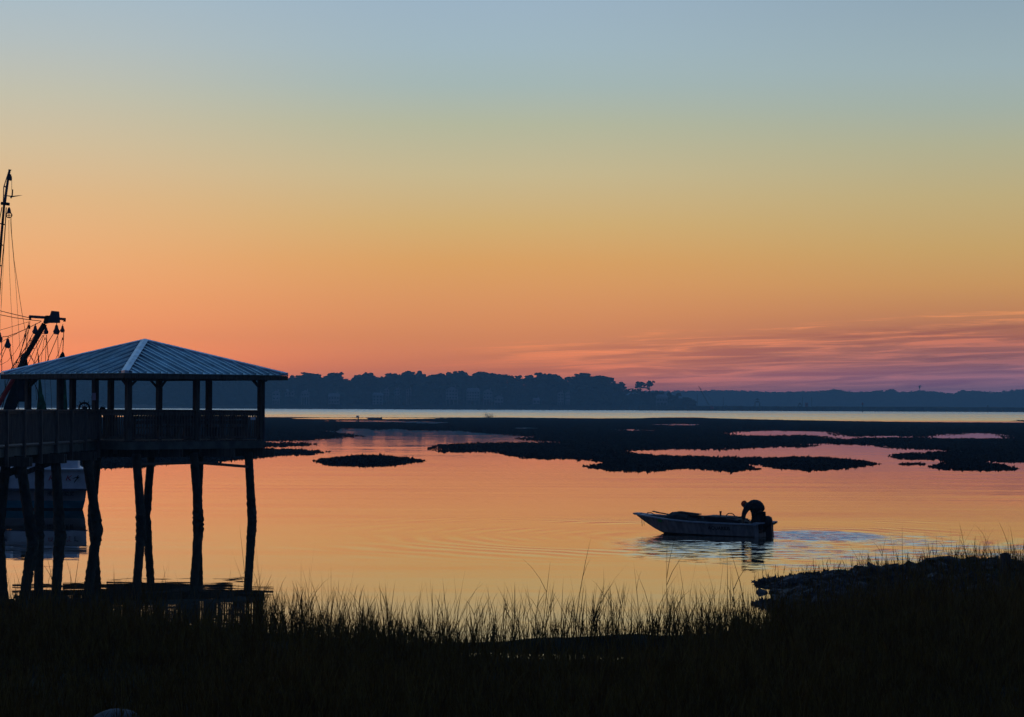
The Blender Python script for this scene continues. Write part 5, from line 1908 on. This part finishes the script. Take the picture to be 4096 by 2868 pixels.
# cargo
def heap(name, label, cat, m, prof, hw, x_top=0.0):
    root = empty(name, S((prof[0][0] + prof[-1][0]) / 2, 0, 0.08), label, cat)
    mb = MB()
    n = 9
    vs, fs = [], []
    for i, (x, z) in enumerate(prof):
        for k in range(n):
            t_ = math.pi * k / (n - 1)
            yy = math.cos(t_) * hw
            z00 = 0.12 if x < 2.9 else 0.34
            zz = z00 + (z - z00) * (math.sin(t_) ** 0.35)
            q = S(x, yy * (1.0 if x < 3.0 else 0.72), zz)
            q.z += noise.noise(Vector((x * 4, yy * 4, 3.3))) * 0.025
            vs.append(q)
    for i in range(len(prof) - 1):
        for k in range(n - 1):
            fs.append((i * n + k, i * n + k + 1, (i + 1) * n + k + 1, (i + 1) * n + k))
    fs += [tuple(range(n)), tuple((len(prof) - 1) * n + k for k in range(n))]
    mb.add(vs, fs).build('cover', m, root)
    return root


hp = heap('covered_cargo', 'dark tarpaulin-covered heap in the front half of the skiff', 'cargo', 'tarp',
          [(1.82, 0.42), (1.86, 0.56), (2.2, 0.59), (2.22, 0.63), (2.55, 0.65), (2.58, 0.72), (3.0, 0.75), (3.3, 0.73), (3.36, 0.68), (3.46, 0.66), (3.5, 0.50)], 0.55)
for (x0, z0, x1, z1, yy) in ((3.0, 0.75, 2.22, 0.68, 0.2), (2.55, 0.66, 1.90, 0.60, 0.28)):
    MB().beam(S(x0, yy, z0), S(x1, yy, z1), 0.22, 0.03).build('loose_board', 'wood', hp)
pk = empty('oar', S(4.0, 0.1, 0.6), 'dark oar lying across the bow of the skiff', 'oar')
MB().tube([S(3.40, 0.15, 0.64), S(3.95, 0.05, 0.70)], 0.022, 6).build('shaft', 'wood', pk)
MB().beam(S(3.9, 0.05, 0.70), S(4.08, 0.03, 0.73), 0.12, 0.025).build('blade', 'wood', pk)
cb_ = empty('coiled_rope', S(4.2, 0, 0.72), 'loop of rope on the skiff\'s bow deck', 'rope')
MB().tube([S(3.95, 0.1, .60), S(4.12, 0.1, 0.69), S(4.30, 0.0, 0.67), S(4.36, -0.1, .61)], 0.014, 5).build('loop', 'rope', cb_)
MB().tube([S(4.44, 0.16, .60), S(4.40, 0.22, 0.40), S(4.38, 0.23, 0.22)], 0.009, 4).build('hanging_end', 'rope', cb_)
MB().tube([S(4.36, 0.2, .59), S(4.31, 0.24, 0.40), S(4.29, 0.26, 0.25)], 0.008, 4).build('hanging_end', 'rope', cb_)
bx = empty('fish_box', S(1.3, 0, 0.1), 'long dark fish box amidships in the skiff', 'box')
MB().beam(S(0.9, 0, 0.37), S(2.0, 0, 0.37), 0.8, 0.50).build('body', 'tarp', bx)
MB().beam(S(0.75, 0, 0.53), S(1.15, 0, 0.58), 0.86, 0.05).beam(S(1.15, 0, .61), S(1.98, 0, .63), 0.86, 0.04).build('lid', 'inner', bx)
MB().beam(S(0.66, 0, 0.30), S(0.9, 0, 0.30), 0.7, 0.46).build('step', 'tarp', bx)
cu = empty('cup', S(1.52, 0.1, 0.65), 'small cup standing on the fish box', 'cup')
MB().lathe(S(1.52, 0.1, 0.65), [(0.026, 0), (0.038, 0.13), (0.042, 0.14), (0.042, 0.15)], 10).build('body', 'black', cu)
ho = empty('hose', S(1.15, 0.1, 0.6), 'arched black hose over the rear end of the fish box', 'hose')
MB().tube([S(1.32, .12, .64)] + [S(1.15 + 0.16 * math.cos(t_), .12, 0.62 + 0.12 * math.sin(t_)) for t_ in [math.pi * k / 8 for k in range(9)]] + [S(0.88, .12, .56), S(0.78, .1, .48)], 0.016, 6).build('tube', 'black', ho)
bg_ = empty('fuel_can', S(0.62, .25, 0.4), 'low dark fuel can the bending man reaches for', 'can')
MB().ico(S(0.60, .22, 0.42), (0.20, 0.14, 0.10), 2, 0.05, 3).build('body', 'black', bg_)
hr_ = [S(0.38, .22, 0.50) + Vector((math.cos(t_) * 0.045, 0, math.sin(t_) * 0.045)) for t_ in [2 * math.pi * k / 10 for k in range(11)]]
MB().tube(hr_, 0.012, 5, cap=False).build('handle', 'black', bg_)


# ------------------------------------------------------------------ people
def skin_mesh(name, verts, edges, radii, m, parent, sub=1, root_i=0):
    me = bpy.data.meshes.new(name)
    me.from_pydata([tuple(v) for v in verts], edges, [])
    o = bpy.data.objects.new(name, me)
    COL.objects.link(o)
    md = o.modifiers.new('skin', 'SKIN')
    md.use_smooth_shade = True
    for i, r in enumerate(radii):
        sv = me.skin_vertices[0].data[i]
        sv.radius = (r, r) if not isinstance(r, tuple) else r
        sv.use_root = (i == root_i)
    ms = o.modifiers.new('subsurf', 'SUBSURF')
    ms.levels = ms.render_levels = sub
    dg = bpy.context.evaluated_depsgraph_get()
    ev = o.evaluated_get(dg)
    nm = bpy.data.meshes.new_from_object(ev)
    nm.materials.clear()
    nm.materials.append(M[m])
    nm.polygons.foreach_set('use_smooth', [True] * len(nm.polygons))
    o.modifiers.clear()
    o.data = nm
    if parent is not None:
        o.parent = parent
    return o


def make_person(jacket, hat):
    """bends forward towards -x; local origin at the feet, z up. 1 unit = 1 m"""
    root = empty('person', (0, 0, 0))
    hip = Vector((0.12, 0, 0.74))
    b = [hip, Vector((0.10, 0, 0.86)), Vector((-0.02, 0, 0.93)), Vector((-0.18, 0, 0.92)), Vector((-0.26, 0, 0.93)), Vector((-0.31, 0, 0.92)), Vector((-0.35, 0, 0.90))]
    br = [0.135, 0.14, 0.15, 0.13, 0.07, 0.075, 0.06]
    e = [(0, 1), (1, 2), (2, 3), (3, 4), (4, 5), (5, 6)]
    V, R = list(b), list(br)

    def chain(start, pts, rads):
        prev = start
        for p, r in zip(pts, rads):
            V.append(Vector(p))
            R.append(r)
            e.append((prev, len(V) - 1))
            prev = len(V) - 1
        return prev
    for s_ in (-1, 1):
        lx = -0.07 if s_ > 0 else 0.09
        chain(0, [(0.08 + lx * .4, s_ * 0.10, 0.66), (0.02 + lx, s_ * 0.12, 0.38), (0.09 + lx, s_ * 0.13, 0.10), (0.08 + lx, s_ * 0.13, 0.05), (-0.08 + lx, s_ * 0.14, 0.035)], [0.10, 0.068, 0.048, 0.045, 0.035])
        fx = -0.43 if s_ > 0 else -0.38
        hnd = chain(3, [(-0.24, s_ * 0.17, 0.88), (-0.37, s_ * 0.20, 0.64), (fx, s_ * 0.15, 0.44), (fx, s_ * 0.145, 0.40), (fx - 0.005, s_ * 0.14, 0.36)], [0.07, 0.050, 0.034, 0.030, 0.033])
        for k, (dx, dl) in enumerate(((-0.030, 0.07), (-0.010, 0.08), (0.010, 0.075), (0.028, 0.06))):
            chain(hnd, [(fx - 0.005 + dx, s_ * 0.14, 0.33), (fx - 0.01 + dx, s_ * 0.13, 0.33 - dl * .5), (fx + dx, s_ * 0.115, 0.33 - dl)], [0.010, 0.009, 0.007])
        chain(hnd, [(fx - 0.045, s_ * 0.12, 0.36), (fx - 0.055, s_ * 0.10, 0.33)], [0.011, 0.008])
    body = skin_mesh('body', V, e, R, 'skin', root, 1)
    JV = [Vector((0.115, 0, 0.66)), Vector((0.11, 0, 0.80)), Vector((0.05, 0, 0.885)), Vector((-0.10, 0, 0.895)), Vector((-0.20, 0, 0.885)), Vector((-0.27, 0, 0.91))]
    JR = [(0.19, 0.19), (0.21, 0.20), (0.225, 0.215), (0.20, 0.20), (0.165, 0.17), (0.11, 0.11)]
    JE = [(0, 1), (1, 2), (2, 3), (3, 4), (4, 5)]
    for s_ in (-1, 1):
        fx = -0.43 if s_ > 0 else -0.38
        p = 4
        for q, r in zip([(-0.26, s_ * 0.17, 0.84), (-0.37, s_ * 0.20, 0.64), (fx, s_ * 0.15, 0.44)], [0.105, 0.080, 0.055]):
            JV.append(Vector(q))
            JR.append(r)
            JE.append((p, len(JV) - 1))
            p = len(JV) - 1
    skin_mesh('jacket', JV, JE, JR, jacket, root, 1)
    TV = [Vector((0.115, 0, 0.70))]
    TR = [(0.195, 0.18)]
    TE = []
    for s_ in (-1, 1):
        lx = -0.07 if s_ > 0 else 0.09
        p = 0
        for q, r in zip([(0.06 + lx * .6, s_ * 0.11, 0.60), (0.01 + lx, s_ * 0.12, 0.38), (0.07 + lx, s_ * 0.13, 0.10)], [0.15, 0.12, 0.085]):
            TV.append(Vector(q))
            TR.append(r)
            TE.append((p, len(TV) - 1))
            p = len(TV) - 1
    skin_mesh('trousers', TV, TE, TR, 'trousers', root, 1)
    # head with face, hat
    hc = Vector((-0.345, 0, 0.915))
    rot = Matrix.Rotation(math.radians(-62), 3, 'Y')       # face turned down and forward
    hd = MB()
    Vh, Fh = ICO[3]
    vs = []
    for p in Vh:
        q = Vector((p[0] * 0.095, p[1] * 0.078, p[2] * 0.115))
        if q.z < -0.02:
            q.x *= 0.9
        # nose on the -x side
        dn = (Vector((-0.095, 0, -0.01)) - q).length
        if dn < 0.03:
            q.x -= 0.02
        for sy in (-1, 1):
            if (Vector((-0.082, sy * 0.03, 0.02)) - q).length < 0.018:
                q.x += 0.008
            if (Vector((0.0, sy * 0.078, 0.0)) - q).length < 0.025:
                q.y += sy * 0.014
        if (Vector((-0.085, 0, -0.055)) - q).length < 0.02:
            q.x += 0.005
        vs.append(hc + rot @ q)
    hd.add(vs, Fh)
    h_ = hd.build('head', 'skin', root, local=True, smooth=True)
    ht = MB()
    vs = []
    idxs = {}
    cap_rot = Matrix.Rotation(math.radians(-62), 3, 'Y')
    for p in Vh:
        q = Vector((p[0] * 0.108 + 0.006, p[1] * 0.092, p[2] * 0.118 + 0.012))
        if p[2] < 0.05:
            q = Vector((p[0] * 0.105 + 0.006, p[1] * 0.09, 0.018))
        vs.append(hc + cap_rot @ q)
    ht.add(vs, Fh)
    ht.build('hat', hat, root, local=True, smooth=True)
    return root


per = make_person('jacket', 'hat')
pp = D(3024, 2120, 80.0)
per.location = (pp.x, pp.y, 0.10)
per.rotation_euler = (0, 0, math.radians(-8))
tag(per, 'person in dark clothes and red cap bending over the stern of the skiff', 'person')
PERSON_SCALE = 1.0
per.scale = (1.06, 1.06, 1.05)

# far skiff and person on the flats
per2 = copy_tree(per)
p = G(1432, 1681)
per2.location = (p.x, p.y, 0.1)
per2.scale = (1.15, 1.15, 1.15)
for ch in per2.children:
    if ch.name.startswith(('jacket', 'hat')):
        ch.data = ch.data.copy()
        ch.data.materials.clear()
        ch.data.materials.append(M['whitetop'])
tag(per2, 'tiny person in a white top bending on the far mudflat', 'person')
sk2 = copy_tree(skiff)
for ch in list(sk2.children):
    if ch.name.startswith(('lettering', 'registration')):
        bpy.data.objects.remove(ch)
p = G(1524, 1679)
sk2.location = (p.x, p.y, 0.12)
sk2.rotation_euler = (0, 0, math.pi - 0.1)
sk2.scale = (0.95, 1, 1)
tag(sk2, 'tiny dark skiff grounded beside the far person on the mudflat', 'boat')

# tuft of tall grass on the outer flat
tp = G(1957, 1673)
n = 80
P = np.stack([tp.x + RNG.normal(0, 1.05, n), tp.y + RNG.normal(0, 1.5, n), np.full(n, 0.0)], 1)
tf = grass(P, RNG.uniform(0.6, 2.4, n), 55, 'grass_tuft', 'grass', wid=(0.03, 0.06), lean=0.10)
tag(tf, 'lone tuft of tall marsh grass on the outer mudflat edge', 'grass tuft')

# ------------------------------------------------------------------ haze
hz = MB().box((0, 2980, (HAZE_TOP - 1.5) / 2), (6700, 6040, HAZE_TOP + 1.5))
hzo = hz.build('haze', 'sand')
hm = bpy.data.materials.new('morning_haze')
hm.use_nodes = True
t = hm.node_tree
for n_ in list(t.nodes):
    t.nodes.remove(n_)
pv = t.nodes.new('ShaderNodeVolumePrincipled')
pv.inputs['Color'].default_value = (0.38, 0.76, 1.0, 1)
pv.inputs['Density'].default_value = HAZE
pv.inputs['Anisotropy'].default_value = 0.0
ou = t.nodes.new('ShaderNodeOutputMaterial')
t.links.new(pv.outputs[0], ou.inputs['Volume'])
hzo.data.materials.clear()
hzo.data.materials.append(hm)
hzo['kind'] = 'stuff'
hzo['label'] = 'pale blue morning haze over the river'
